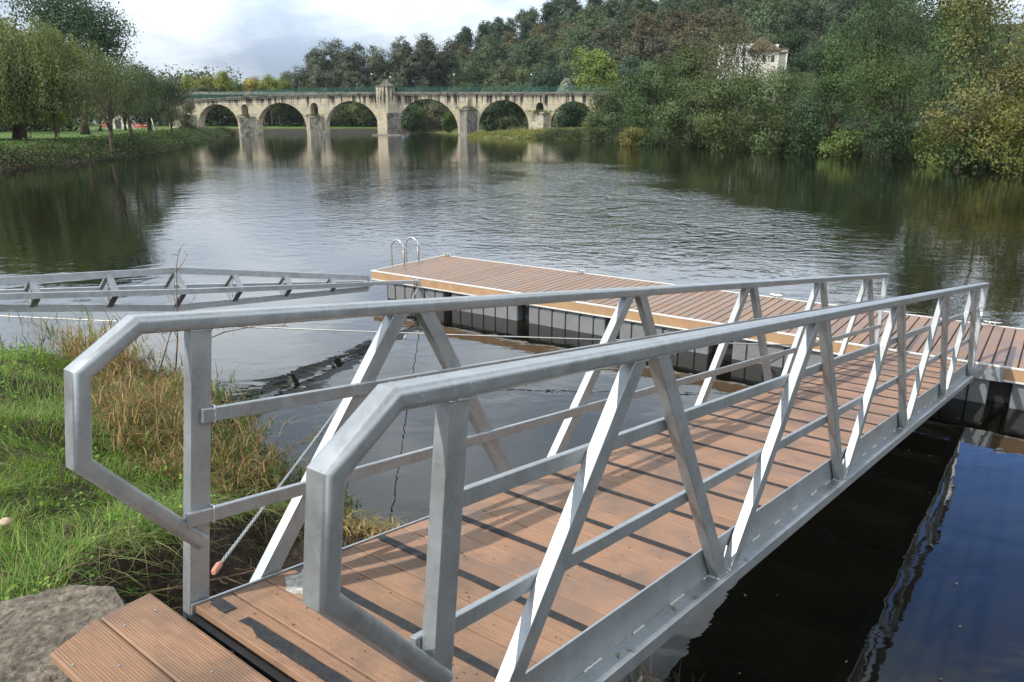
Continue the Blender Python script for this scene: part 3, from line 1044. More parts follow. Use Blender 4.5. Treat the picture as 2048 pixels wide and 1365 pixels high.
# hinge bracket where the gangway meets the pontoon
hp = PMx.inverted() @ (GM @ Vector((W + 0.12, LEN + 0.0, -0.1)))
mb = MB(); mb.box(hp.x - 0.12, hp.x + 0.30, -0.022, -0.0125, -0.21, -0.03)
mb.build('bracket', M_METAL, pont)
mb = MB(); mb.tube([(hp.x + 0.17, -0.055, -0.10), (hp.x + 0.17, -0.022, -0.10)], 0.018, 8); mb.build('bolt', M_STEEL, pont)

# cleats on the far edge


def cleat_meshes():
    a = MB(); a.box(-0.05, -0.02, -0.02, 0.02, 0.0, 0.045); a.box(0.02, 0.05, -0.02, 0.02, 0.0, 0.045); a.box(-0.07, 0.07, -0.03, 0.03, -0.0005, 0.006)
    b = MB(); b.tube([(-0.13, 0, 0.062), (-0.09, 0, 0.052), (0.09, 0, 0.052), (0.13, 0, 0.062)], [0.009, 0.014, 0.014, 0.009], 8)
    return a.mesh('cleat_base', M_STEEL), b.mesh('cleat_horn', M_STEEL)


ca, cb = cleat_meshes()
labs = ['steel mooring cleat at the far left corner of the pontoon, near the ladder', 'steel mooring cleat on the far pontoon edge, second from the ladder',
        'steel mooring cleat on the far pontoon edge, seen between the railing bars', 'steel mooring cleat on the far pontoon edge at the right border of the photo']
for (x, lab) in zip((0.14, 3.85, 8.0, 11.4), labs):
    c = empty('mooring_cleat', mat=PMx @ Matrix.Translation((x, PW - 0.06, 0.004)))
    tag(c, lab, 'cleat', 'mooring cleats on the pontoon edge')
    link_mesh('base', ca, c); link_mesh('horn', cb, c)

# bathing ladder at the left end
lad = empty('ladder', mat=PMx)
tag(lad, 'bathing ladder with two curved steel handrail hoops at the left end of the pontoon', 'ladder')
for y in (0.86, 1.34):
    pts = [(0.16, y, 0.0), (0.16, y, 0.36)]
    for i in range(9):
        a = math.pi * i / 8
        pts.append((-0.03 + 0.19 * math.cos(a), y, 0.36 + 0.19 * math.sin(a)))
    pts += [(-0.22, y, 0.2), (-0.22, y, -1.1)]
    mb = MB(); mb.tube(pts, 0.020, 10); mb.build('handrail_hoop', M_STEEL, lad)
    mb = MB(); mb.tube([(0.16, y, 0.0035), (0.16, y, 0.012)], 0.045, 12); mb.build('base_flange', M_STEEL, lad)
for z in (-0.25, -0.5, -0.75, -1.0):
    mb = MB(); mb.box(-0.26, -0.18, 0.86, 1.34, z - 0.015, z + 0.015); mb.build('step', M_STEEL, lad)

# ------------------------------------------------------------------ mooring arm (lattice spindle)
AB = Vector((-1.97, 15.69, 0.47))
ad = -dv                                     # goes back towards the left bank
AM = Matrix((lv, ad, uv)).transposed().to_4x4()
AM.translation = AB
arm = empty('mooring_boom', mat=AM)
tag(arm, 'grey metal lattice mooring arm shaped like a spindle over the water, left of the pontoon', 'mooring arm')
U0, UM, U1 = 1.35, 5.25, 9.15
stn = [UM + k for k in (-3, -2, -1, 0, 1, 2, 3)]


def hw_at(u): return 0.105 + 0.185 * (1 - abs(u - UM) / (UM - U0))


sections = [U0] + [UM] + [U1]
for nm, vx, vz in (('top_chord', 0, 1), ('bottom_chord', 0, -1), ('front_chord', 1, 0), ('rear_chord', -1, 0)):
    mb = MB()
    pts = [(vx * hw_at(u), u, vz * hw_at(u)) for u in sections]
    mb.sweep(pts, rect_prof(0.040, 0.100) if vz else rect_prof(0.085, 0.078), SIDE)
    mb.build(nm, M_METAL_ROUGH, arm)
mb = MB(); mb.box(-0.035, 0.035, 0.02, U0 + 0.06, -0.035, 0.035); mb.build('end_tube', M_METAL_ROUGH, arm, 0.004)
mb = MB(); mb.box(-0.035, 0.035, U1 - 0.06, U1 + 2.4, -0.035, 0.035); mb.build('end_tube', M_METAL_ROUGH, arm, 0.004)
for u in stn:
    h = hw_at(u) - 0.012
    corners = [(0, h), (h, 0), (0, -h), (-h, 0)]
    for a, b in zip(corners, corners[1:] + corners[:1]):
        mb = MB()
        A_, B_ = Vector((a[0], u, a[1])), Vector((b[0], u, b[1]))
        d_ = (B_ - A_).normalized()
        nrm = d_.cross(Vector((0, 1, 0))).normalized()
        P = []
        for p_ in (A_, B_):
            for q1, q2 in ((-1, -1), (1, -1), (1, 1), (-1, 1)):
                P.append(tuple(p_ + Vector((0, 1, 0)) * 0.045 * q1 + nrm * 0.014 * q2))
        mb.v = P
        mb.f = [(0, 1, 2, 3), (7, 6, 5, 4), (0, 4, 5, 1), (1, 5, 6, 2), (2, 6, 7, 3), (3, 7, 4, 0)]; mb.s = [False] * 6
        mb.build('strut', M_METAL, arm)
    # rear gusset plate
    mb = MB()
    mb.v = [(-h, u, 0), (-0.02, u, h * 0.95), (-0.02, u, -h * 0.95), (-h, u + 0.008, 0), (-0.02, u + 0.008, h * 0.95), (-0.02, u + 0.008, -h * 0.95)]
    mb.f = [(0, 1, 2), (3, 5, 4), (0, 3, 4, 1), (1, 4, 5, 2), (2, 5, 3, 0)]; mb.s = [False] * 5
    mb.build('gusset', M_METAL, arm)
for u in (U0, U1):
    mb = MB(); mb.box(-0.12, 0.12, u - 0.006, u + 0.006, -0.045, 0.045); mb.box(-0.045, 0.045, u - 0.0055, u + 0.0055, -0.12, 0.12)
    mb.build('end_plate', M_METAL_ROUGH, arm)
for (u, r_) in ((-0.02, 0.03),):
    mb = MB(); mb.box(-0.09, 0.09, -0.05, 0.03, -0.05, 0.07); mb.box(-0.11, 0.11, -0.06, 0.05, 0.0705, 0.082)
    mb.build('hinge_bracket', M_METAL, arm, 0.003)
    mb = MB(); mb.tube([(-0.12, 0.0, 0.0), (0.12, 0.0, 0.0)], 0.018, 8); mb.build('hinge_pin', M_STEEL, arm)

# ------------------------------------------------------------------ wire ropes


def rope(name, pts, r, label, mat=M_CABLE):
    mb = MB()
    mb.tube(pts, r, 6)
    o = mb.build(name, mat)
    tag(o, label, 'cable')
    return o


def sag(a, b, s, n=24):
    a, b = Vector(a), Vector(b)
    return [a.lerp(b, i / n) - Vector((0, 0, s * 4 * (i / n) * (1 - i / n))) for i in range(n + 1)]


A1 = GM @ Vector((-0.185, 0.16, 0.005))
B1 = AB + Vector((0.05, -0.05, -0.05))
cable1 = empty('wire_rope', A1)
tag(cable1, 'twisted wire rope with an orange end sleeve, from the gangway post to the mooring arm', 'cable')
ap, bp_ = Vector((0, 0, 0)), B1 - A1
L_ = (bp_).length
dr = bp_.normalized()
sd_ = dr.cross(Vector((0, 0, 1))).normalized(); up_ = sd_.cross(dr)
for k in range(3):                             # three strands laid round each other
    mb = MB()
    pts = []
    for i in range(0, 900):
        u = i / 899
        # dense twist close to the camera, looser further off
        dist = L_ * (u ** 1.6)
        a = dist / 0.055 * 2 * math.pi / 2.2 + k * 2.094
        q = dr * dist - Vector((0, 0, 0.10 * 4 * (dist / L_) * (1 - dist / L_)))
        pts.append(q + sd_ * 0.0042 * math.cos(a) + up_ * 0.0042 * math.sin(a))
    mb.tube(pts, 0.0046, 4)
    mb.build('strand', M_CABLE, cable1)
mb = MB(); mb.tube([dr * -0.015, dr * 0.002, dr * 0.055, dr * 0.075], [0.009, 0.014, 0.015, 0.009], 8)
mb.build('end_sleeve', M_ORANGE, cable1)

E2 = PMx @ Vector((9.0, -0.02, -0.16))
S2 = Vector((-9.3, 12.35, 0.62))
rope('wire_rope', sag(S2, E2, 0.04, 40), 0.011, 'thin steel cable stretched low over the water from the left bank to the pontoon')
# thin dark lines trailing in the water close to the bank
rope('mooring_line', [PMx @ Vector((1.28, -0.03, -0.15)), PMx @ Vector((1.30, -0.16, -0.36)), PMx @ Vector((1.36, -0.3, -0.62))], 0.010,
     'short dark rope hanging from the mooring arm bracket into the water', M_BLACK_SHADE)


# ================================================================== foliage generators
def leaf_quads(rng, C, N, size, aspect=0.6, spread=0.30, droop=0.0):
    """diamond leaves at centres C facing roughly N; returns V (n*4,3), F (n,4)"""
    n = len(C)
    Nn = N + rng.normal(0, spread, (n, 3))
    Nn /= np.linalg.norm(Nn, axis=1, keepdims=True) + 1e-9
    A = rng.normal(0, 1, (n, 3))
    A[:, 2] -= droop
    A -= (A * Nn).sum(1, keepdims=True) * Nn
    A /= np.linalg.norm(A, axis=1, keepdims=True) + 1e-9
    B = np.cross(Nn, A)
    s = (size * rng.uniform(0.65, 1.3, n))[:, None]
    fold = Nn * s * 0.12
    V = np.stack([C - A * s * 0.5, C + B * s * aspect * 0.5 + fold, C + A * s * 0.5, C - B * s * aspect * 0.5 + fold], 1).reshape(-1, 3)
    Fq = np.arange(n * 4).reshape(-1, 4)
    return V, Fq


def tints(rng, n, clump_val, hue=0.12, var=0.22, yellow=None):
    v = clump_val * rng.uniform(1 - var, 1 + var, n)
    c = np.stack([v * rng.uniform(1 - hue, 1 + hue, n), v, v * rng.uniform(1 - hue * 1.4, 1 + hue * 1.4, n)], 1)
    if yellow is not None:
        frac, col = yellow
        k = rng.random(n) < frac
        c[k] = np.array(col) * rng.uniform(0.7, 1.2, (k.sum(), 1))
    return np.repeat(c, 4, axis=0)


def crown_points(rng, rx, ry, h, z0, nlobes, nclump, lobe_r=0.42, top_bias=0.15, cone=0.0, flat_bottom=True):
    """clump centres with outward normals on several overlapping lobes"""
    lobes = []
    zc = z0 + h / 2
    for i in range(nlobes):
        a = rng.uniform(0, 2 * np.pi)
        zz = rng.uniform(-0.9, 0.92)
        rad = np.sqrt(max(0.05, 1 - zz * zz)) * rng.uniform(0.25, 0.75)
        if cone:
            rad *= (1 - cone * (zz + 1) / 2)
        lobes.append((np.array([rx * rad * np.cos(a), ry * rad * np.sin(a), zc + zz * h / 2 * 0.80]),
                      lobe_r * rng.uniform(0.7, 1.15) * (1 - 0.5 * cone * (zz + 1) / 2)))
    lobes.append((np.array([0, 0, zc + h * 0.22]), lobe_r * 1.0 * (1 - 0.4 * cone)))
    k = rng.integers(0, len(lobes), nclump)
    d = rng.normal(0, 1, (nclump, 3))
    d /= np.linalg.norm(d, axis=1, keepdims=True)
    d[:, 2] += top_bias
    L = np.array([l[0] for l in lobes]); Rr = np.array([l[1] for l in lobes])
    rad = Rr[k] * rng.uniform(0.78, 1.06, nclump)
    P = L[k] + d * np.stack([rad * rx, rad * ry, rad * h * 0.5 * 1.0], 1)
    return P, d, lobes, rng.uniform(0.82, 1.2, len(lobes))[k]


def crown_mesh(seed, rx, ry, h, z0, leaf, nclump=260, per=30, clump_r=0.5, nlobes=12, lobe_r=0.42, mat=None, cone=0.0, spread=0.28,
               var=0.09, yellow=None, droop=0.3, aspect=0.55, hue=0.12, clump_var=0.25, floor=None, lobe_var=0.2):
    r = np.random.default_rng(seed)
    P, d, lobes, lv_c = crown_points(r, rx, ry, h, z0, nlobes, nclump, lobe_r, cone=cone)
    lv_c = 1 + (lv_c - 1) * lobe_var / 0.19
    C = np.repeat(P, per, axis=0) + r.normal(0, 1, (nclump * per, 3)) * np.array([clump_r, clump_r, clump_r * 0.75])
    N = np.repeat(d, per, axis=0)
    cv = np.repeat(r.uniform(1 - clump_var, 1 + clump_var, nclump) * lv_c, per)
    if floor is not None:
        k = C[:, 2] > floor
        C, N, cv = C[k], N[k], cv[k]
    V, Fq = leaf_quads(r, C, N, leaf, aspect, spread, droop)
    T = tints(r, len(C), cv, hue, var, yellow)
    return np_mesh('crown', V, Fq, mat or M_LEAF, colors=T), lobes


def trunk_mesh(seed, lobes, h0, r0, base=-0.4, lean=(0, 0), mat=None, nl=7, split=0.35):
    rr = random.Random(seed)
    mb = MB()
    z_split = h0
    top = max(l[0][2] for l in lobes)
    pts, rad = [], []
    n = 7
    for i in range(n):
        u = i / (n - 1)
        z = base + (top * 0.85 - base) * u
        wob = 0.03 * (top - base)
        pts.append((lean[0] * u * (1 - u * .3) + rr.uniform(-wob, wob) * u * 0.5, lean[1] * u + rr.uniform(-wob, wob) * u * 0.5, z))
        rad.append(r0 * (1.35 if i == 0 else 1) * (1 - 0.88 * u))
    mb.tube(pts, rad, 8)
    for l in rr.sample(lobes, min(nl, len(lobes))):
        tgt = Vector(l[0])
        u = min(0.75, max(0.12, (z_split - base) / max(0.1, top - base) + rr.uniform(-0.05, 0.25)))
        i = u * (n - 1); i0 = int(i); f = i - i0
        st = Vector(pts[i0]).lerp(Vector(pts[min(n - 1, i0 + 1)]), f)
        if st.z > tgt.z - 0.2: st.z = max(base + 0.5, tgt.z - 1.0)
        mid = st.lerp(tgt, 0.5) + Vector((rr.uniform(-.3, .3), rr.uniform(-.3, .3), rr.uniform(-0.2, 0.5))) * (tgt - st).length * 0.25
        br = r0 * (1 - 0.88 * u) * 0.6
        mb.tube([st, st.lerp(mid, 0.6), mid, mid.lerp(tgt, 0.6), tgt], [br, br * .8, br * .6, br * .4, br * 0.15], 6)
    return mb.mesh('trunk', mat or M_BARK)


def tree(name, label, x, y, z, rx, h, z0, leaf, color, seed, cat='tree', ry=None, r0=0.25, group=None, bark=None, trunk=True, lean=(0, 0), nl=7, h0=None, **kw):
    t = empty(name, (x, y, z))
    tag(t, label, cat, group)
    cm, lobes = crown_mesh(seed, rx, ry or rx, h, z0, leaf, **kw)
    c = link_mesh('crown', cm, t)
    c.color = tuple(color) + (1,)
    if trunk:
        link_mesh('trunk', trunk_mesh(seed, lobes, h0 if h0 is not None else z0 + 0.5, r0, lean=lean, mat=bark, nl=nl), t)
    return t


# ---------------------------------------------------------------- forest on the hill: individual trees sharing meshes
def proto(seed, **kw):
    me, _ = crown_mesh(seed, **kw)
    return me


OAKS = [proto(100 + i, rx=6.5, ry=6.3, h=11.5, z0=1.0, leaf=0.85, nclump=150, per=16, clump_r=0.75, nlobes=9, lobe_r=0.46, spread=0.6, clump_var=0.3) for i in range(4)]
PINES = [proto(120 + i, rx=6.4, ry=6.4, h=15.5, z0=0.5, leaf=0.75, nclump=170, per=15, clump_r=0.60, nlobes=11, lobe_r=0.40, cone=0.5, spread=0.5, clump_var=0.3) for i in range(3)]
EUCA = [proto(140 + i, rx=6.0, ry=6.0, h=19.0, z0=3.0, leaf=0.70, nclump=200, per=15, clump_r=0.62, nlobes=15, lobe_r=0.30, spread=0.6, clump_var=0.35) for i in range(3)]

hr = random.Random(21)


def px_of(x, y, z):
    zc = y * CP + (CAM_H - z) * SP
    return 1024 + F_PX * x / zc


n_tree = 0
cands = []
ring = 268.0
while ring < 445:
    step = 11.8 / ring
    a = R(-18.5) + hr.random() * step
    while a < R(26):
        rad = ring + hr.uniform(-4, 4)
        aa = a + hr.uniform(-0.25, 0.25) * step
        cands.append((rad * math.sin(aa), rad * math.cos(aa)))
        a += step
    ring += 11.2
hz_all, sd_all = hill_height(np.array([c[0] for c in cands]), np.array([c[1] for c in cands]))
for (x, y), z, sd in zip(cands, hz_all, sd_all):
    if sd < 4: continue
    if n_tree >= 296: break
    px = px_of(x, y, z)
    ang = math.degrees(math.atan2(x, y)); rad = math.hypot(x, y)
    if ang > 13 and rad < 330 and hr.random() < 0.75: continue      # hidden behind the riverside wood
    n1 = float(vnoise(x, y, 0.018, 6)); n2 = float(vnoise(x, y, 0.05, 9))
    crest = rad > 385
    if ang < -6.5:
        if rad < 330: continue
        kind = 'euca'
    elif crest and n2 > 0.25:
        kind = 'pine'
    elif n1 + 0.5 * n2 > 0.80 and not crest and ang < 15:
        kind = 'brown'
    elif n2 > 0.62:
        kind = 'pine'
    else:
        kind = 'green'
    me = {'euca': EUCA, 'pine': PINES, 'brown': OAKS, 'green': OAKS}[kind]
    me = me[hr.randrange(len(me))]
    nm = {'euca': 'eucalyptus_tree', 'pine': 'pine_tree', 'brown': 'oak_tree', 'green': 'broadleaf_tree'}[kind]
    o = link_mesh(nm, me, None, (x, y, z - 0.6))
    sc = hr.uniform(0.85, 1.2) * {'euca': 0.82, 'pine': 0.9, 'brown': 0.95, 'green': 0.95}[kind]
    o.scale = (sc, sc, sc * hr.uniform(0.85, 1.15))
    o.rotation_euler[2] = hr.uniform(0, 6.28)
    base = {'euca': (0.085, 0.10, 0.066), 'pine': (0.055, 0.080, 0.050), 'brown': (0.100, 0.090, 0.052), 'green': (0.085, 0.112, 0.056)}[kind]
    v = hr.uniform(0.75, 1.25); hshift = hr.uniform(-0.12, 0.12)
    o.color = (base[0] * v * (1 + hshift), base[1] * v, base[2] * v * (1 - hshift), 1)
    zone = ['at the left end of the ridge', 'above the central buttress', 'above the widest arch', 'above the fifth arch', 'above the light green tree', 'left of the house', 'right of the house'][
        int(np.searchsorted([720, 830, 940, 1090, 1270, 1520], px))]
    band = ['at the foot', 'on the lower slope', 'on the middle slope', 'on the upper slope', 'on the crest'][int(np.searchsorted([300, 335, 368, 400], rad))]
    kd = {'euca': 'grey green eucalyptus', 'pine': 'dark green conifer', 'brown': 'rusty brown autumn oak', 'green': 'green broadleaf tree'}[kind]
    tag(o, kd + ' ' + band + ' of the hill, ' + zone, 'tree', kd.replace(' tree', '') + ' trees ' + band + ', ' + zone)
    n_tree += 1


def scatter_leaves(name, pts, sizes, leafsz, per, col, seed, label, cat, clump=(1, 1, .6), var=0.3, yellow=None, up=0.6, spread=0.8, aspect=0.55):
    r = np.random.default_rng(seed)
    n = len(pts)
    C = np.repeat(pts, per, axis=0) + r.normal(0, 1, (n * per, 3)) * np.repeat(sizes, per)[:, None] * np.array(clump)
    N = r.normal(0, 1, (n * per, 3)); N[:, 2] = np.abs(N[:, 2]) + up
    cv = np.repeat(r.uniform(1 - var, 1 + var, n), per)
    V, Fq = leaf_quads(r, C, N, leafsz, aspect, spread)
    T = tints(r, len(C), cv, 0.15, 0.25, yellow)
    o = link_mesh(name, np_mesh(name, V, Fq, M_LEAF, colors=T))
    o.color = tuple(col) + (1,)
    tag(o, label, cat, kind='stuff')
    return o


# low scrub between the hill trees
n = 3600
a = rng.uniform(R(-18), R(30), n); rad = np.sqrt(rng.uniform(255 ** 2, 440 ** 2, n))
X, Y = rad * np.sin(a), rad * np.cos(a)
Z, sd = hill_height(X, Y)
k = sd > 2
scatter_leaves('hill_scrub', np.stack([X, Y, Z + 1.2], 1)[k], np.full(k.sum(), 1.7), 1.0, 14, (0.050, 0.058, 0.028), 31, 'dark scrub filling the gaps between trees on the hill', 'scrub')

# ---------------------------------------------------------------- riverside wood on the right bank
def rt(name, label, px, D, top_y, wpx, color, seed, base_z=None, low=0.3, leaf=0.24, dens=1.0, **kw):
    x = gx(px, D)
    z = hz_hill(x, D) if base_z is None else base_z
    top = gz(top_y, D)
    rx = wpx / 2 / F_PX * (D * CP)
    h = max(1.5, top - z - low)
    area = (rx * h)
    ncl = int(dens * min(540, max(90, area * 7.0)))
    kw.setdefault('clump_r', 0.075 * rx + 0.20)
    kw.setdefault('nlobes', 15)
    kw.setdefault('lobe_r', 0.33)
    kw.setdefault('per', 24)
    kw.setdefault('clump_var', 0.16)
    leaf = leaf * 1.2
    kw.setdefault('lobe_var', 0.32)
    return tree(name, label, x, D, z, rx * 1.0, h, low, leaf, color, seed, nclump=ncl, ry=rx * 0.85, r0=0.10 + 0.03 * rx, **kw)


G_OL = (0.076, 0.102, 0.040); G_DK = (0.040, 0.070, 0.030); G_MD = (0.060, 0.100, 0.036); G_YL = (0.155, 0.145, 0.040); G_BR = (0.108, 0.110, 0.058); G_LT = (0.105, 0.145, 0.038)
RW = 'riverside_tree'
rt(RW, 'round olive green willow touching the right end of the stone bridge', 1222, 168, 165, 120, G_OL, 201, leaf=0.34)
rt(RW, 'bushy green riverside tree just right of the willow by the bridge end', 1300, 150, 118, 140, G_MD, 202, leaf=0.32)
rt(RW, 'tall olive riverside tree with a ragged top, left of the house', 1370, 140, 92, 150, G_OL, 203, leaf=0.30)
rt(RW, 'big thin brownish tree with open branches in front of the white house', 1478, 126, 34, 160, G_BR, 204, leaf=0.24, dens=0.85, low=2.0, clump_r=0.8, bark=M_BARK, nl=12)
rt(RW, 'small round dark tree behind the house roof', 1575, 215, 66, 110, G_DK, 205, leaf=0.40)
rt(RW, 'slender dark green tree right beside the house wall', 1655, 132, 66, 110, G_DK, 206, leaf=0.28)
rt(RW, 'tall full green tree rising right of the house with a broad top', 1735, 122, -60, 220, (0.058, 0.092, 0.032), 207, leaf=0.28, dens=1.0)
rt(RW, 'tall dark tree with dangling branches against the sky, left of the yellow leaved tree', 1850, 108, -90, 210, G_DK, 208, leaf=0.26)
rt(RW, 'feathery willow leaning over the water in front of the house slope', 1530, 104, 128, 190, G_OL, 209, leaf=0.24)
rt(RW, 'grey green willow standing in the row left of the house, low over the water', 1400, 116, 150, 170, G_OL, 210, leaf=0.26)
rt(RW, 'full olive tree between the house and the river, hiding the house foot', 1462, 112, 138, 150, G_OL, 217, leaf=0.26)
rt(RW, 'dense mid green tree with pale dead branches low over the water', 1665, 95, 150, 170, G_MD, 211, leaf=0.22, low=1.5)
rt(RW, 'spreading green tree overhanging the water, left of the yellow leaved one', 1790, 84, 96, 230, (0.062, 0.088, 0.026), 212, leaf=0.20, low=1.6)
rt(RW, 'shaded green tree behind the yellow leaved tree at the right', 1925, 92, -30, 200, G_MD, 213, leaf=0.24)
rt('plane_tree', 'large tree with sparse yellow brown autumn leaves and bare limbs at the right edge', 1985, 66, -95, 280, (0.125, 0.130, 0.048), 214, leaf=0.21, dens=0.80,
   low=3.0, clump_r=0.55, bark=M_BARK, nl=9, yellow=(0.35, (1.5, 1.35, 1.1)), cat='tree')
rt('plane_tree', 'low boughs of a yellowing tree hanging over the river at the right', 1930, 63, 150, 200, (0.125, 0.125, 0.046), 215, leaf=0.22, dens=0.9, low=3.6, clump_r=0.45,
   bark=M_BARK, nl=7, yellow=(0.35, (1.4, 1.3, 1.1)), cat='tree')
rt(RW, 'olive green tree top filling the upper right corner of the view', 2080, 74, -60, 170, G_YL, 216, leaf=0.22)
B = 'riverside_bush'
bush = [('rounded olive bush at the water beside the meadow under the bridge', 1195, 158, 225, 90, G_OL),
        ('low green bush at the water left of the pair of willows', 1275, 128, 222, 95, G_MD),
        ('yellow green bush dipping into the river, below the ragged olive tree', 1262, 122, 258, 70, G_YL),
        ('broad olive bush at the foot of the ragged olive tree', 1345, 116, 212, 110, G_OL),
        ('light green bush low at the water, centre of the right bank', 1440, 101, 222, 110, (0.085, 0.105, 0.035)),
        ('tall grey green bush at the water under the house', 1520, 96, 190, 120, G_OL),
        ('dark bush over a shaded hollow in the bank', 1610, 93, 200, 110, G_DK),
        ('bright green fern like bush near the hollow in the bank', 1690, 88, 262, 100, G_LT),
        ('tangled dark bush with trailing stems under the overhanging tree', 1770, 80, 228, 110, G_DK),
        ('green bush at the water below the yellowing boughs', 1880, 69, 236, 140, (0.085, 0.105, 0.026)),
        ('leafy olive green bush at the very right edge of the river', 2040, 57.5, 205, 150, (0.115, 0.12, 0.028)),
        ('low dark bush between the yellowing boughs and the right edge', 1960, 63, 262, 110, G_MD)]
for i, (lab, px, D, ty, w, c) in enumerate(bush):
    x = gx(px, D, 0.5)
    rt(B, lab, px, D, ty, w, c, 240 + i, base_z=max(-0.1, min(0.6, hz_hill(x, D))), low=-0.3, leaf=0.17 + 0.0008 * D, trunk=False, cat='bush', nlobes=11, lobe_r=0.42)
# trees beyond the bridge on the right and middle
rt('poplar_tree', 'bright light green feathery tree standing alone above the right half of the bridge', 1180, 246, 96, 100, (0.16, 0.21, 0.045), 230, leaf=0.55, low=1.0, dens=0.9, clump_r=0.9)
rt('broadleaf_tree', 'blue green tree on the lower hill, left of the light green one', 1100, 262, 140, 110, (0.050, 0.085, 0.050), 231, leaf=0.6)
rt('broadleaf_tree', 'dark blue green tree on the lower hill, right of the light green one', 1262, 262, 120, 110, (0.040, 0.070, 0.042), 232, leaf=0.6)
rt('flowering_shrub', 'pale greyish shrub showing above the bridge fence, left of the light green tree', 1128, 240, 164, 50, (0.26, 0.28, 0.22), 233, leaf=0.5, cat='shrub')
EL = [(552, 300, 154, 40, 'small dark tree at the far left foot of the hill, beyond the bridge'), (578, 305, 146, 46, 'low rounded grey green tree at the left foot of the hill'),
      (612, 300, 136, 52, 'grey green tree with one branch reaching left, start of the tall eucalyptus row'), (640, 292, 100, 62, 'first tall feathery eucalyptus of the row, seen from the left'),
      (672, 298, 80, 60, 'highest of the left eucalyptus trees, second in the row'), (704, 290, 94, 56, 'third tall eucalyptus of the row, left of the central buttress'),
      (733, 298, 84, 58, 'pale topped eucalyptus directly left above the bridge buttress'), (765, 292, 92, 60, 'eucalyptus rising right behind the bridge buttress'),
      (797, 300, 76, 56, 'dark eucalyptus just right of the bridge buttress'), (826, 294, 88, 62, 'broad dark eucalyptus above the widest arch, left side'),
      (858, 302, 70, 56, 'tall dark eucalyptus above the widest arch'), (890, 306, 76, 60, 'last dark eucalyptus of the row where the brown oaks begin'),
      (655, 276, 140, 60, 'low bushy grey green tree at the foot of the eucalyptus row'), (715, 276, 146, 60, 'low bushy tree in front of the eucalyptus row'), (790, 274, 150, 60, 'low olive tree behind the fence right of the buttress')]
for i, (px, D, ty, w, lab) in enumerate(EL):
    vv = 0.85 + 0.3 * ((i * 37) % 10) / 10
    rt('eucalyptus_tree', lab, px, D, ty, w * 1.35, (0.098 * vv, 0.112 * vv, 0.074 * vv), 500 + i, leaf=0.55, low=2.0, nlobes=22, lobe_r=0.30, dens=1.0, clump_r=0.6, base_z=2.0)
for i, (px, D, ty, w, c, lab) in enumerate([(825, 246, 205, 62, G_MD, 'green tree seen through the left side of the widest arch'),
                                   (870, 252, 208, 70, G_BR, 'brownish tree seen through the middle of the widest arch'),
                                   (900, 232, 226, 30, (0.09, 0.14, 0.035), 'small bright green tree in the widest arch, beside its right pier'),
                                   (985, 240, 210, 60, G_DK, 'dark tree seen through the fifth arch at its left side'),
                                   (1018, 226, 206, 70, G_OL, 'olive willow seen through the fifth arch'),
                                   (1150, 234, 205, 90, G_DK, 'dark tree filling the last arch on the right')]):
    rt('broadleaf_tree', lab, px, D, ty, w, c, 260 + i, leaf=0.45, low=0.2, trunk=False, base_z=0.4)

ORD = ['first', 'second', 'third', 'fourth', 'fifth', 'sixth', 'seventh', 'eighth', 'ninth', 'tenth', 'eleventh', 'twelfth']
# ---------------------------------------------------------------- left park
def lt(name, label, px, D, top_y, wpx, color, seed, low=2.5, leaf=0.24, dens=1.0, **kw):
    x = gx(px, D)
    z = hz_near(x, D)
    top = gz(top_y, D)
    rx = wpx / 2 / F_PX * (D * CP)
    h = max(1.5, top - z - low)
    ncl = int(dens * min(520, max(70, rx * h * 6.5)))
    kw.setdefault('clump_var', 0.22)
    leaf = leaf * 0.95
    kw.setdefault('clump_r', 0.08 * rx + 0.2)
    kw.setdefault('nlobes', 15); kw.setdefault('lobe_r', 0.36); kw.setdefault('per', 30)
    kw.setdefault('r0', 0.12 + 0.03 * rx)
    return tree(name, label, x, D, z, rx, h, low, leaf, color, seed, nclump=ncl, **kw)


PT = 'park_tree'
_lt0 = lt


def lt(name, label, px, D, top_y, wpx, color, seed, **kw):
    return _lt0(name, label, px, D, top_y, wpx, tuple(c * (1.75 if D < 120 else 1.25) for c in color), seed, **kw)


lt(PT, 'tallest dark green park tree, behind the weeping willow', 168, 112, -40, 235, (0.032, 0.052, 0.026), 301, low=3.5, r0=0.55, leaf=0.38, bark=M_BARK, lean=(1.0, 0), dens=1.5, nlobes=20)
lt(PT, 'small park tree with a forked leaning trunk near the water', 214, 80, 108, 135, (0.060, 0.072, 0.032), 302, low=2.6, r0=0.26, leaf=0.18, lean=(1.2, 0), dens=1.1, nl=10)
lt(PT, 'greyish green park tree behind the forked one', 262, 98, 104, 110, (0.055, 0.068, 0.032), 303, low=2.8, r0=0.30, leaf=0.22, lean=(-.6, 0))
lt(PT, 'rounded park tree, right of the forked one', 296, 112, 128, 100, (0.050, 0.068, 0.030), 304, low=2.6, leaf=0.24)
lt(PT, 'small grey leafed tree on the bank beside the bridge end', 342, 150, 150, 90, (0.062, 0.078, 0.040), 305, low=1.2, leaf=0.30)
lt('ivy_tree', 'dark ivy covered stump leaning on the left end of the bridge', 372, 168, 196, 50, (0.055, 0.055, 0.025), 306, low=-0.5, leaf=0.30, trunk=False)
lt(PT, 'young yellow green sapling on the lawn under the willow', 116, 92, 222, 36, (0.12, 0.13, 0.035), 307, low=1.2, leaf=0.20, r0=0.06)
lt(PT, 'thin young tree on the lawn at the far left', 59, 90, 205, 26, (0.06, 0.07, 0.03), 308, low=2.0, leaf=0.18, r0=0.07)
back = [(-60, 140, 120), (10, 150, 110), (80, 140, 130), (140, 150, 125), (200, 155, 150), (250, 165, 150), (300, 170, 158), (30, 118, 165), (110, 122, 170)]
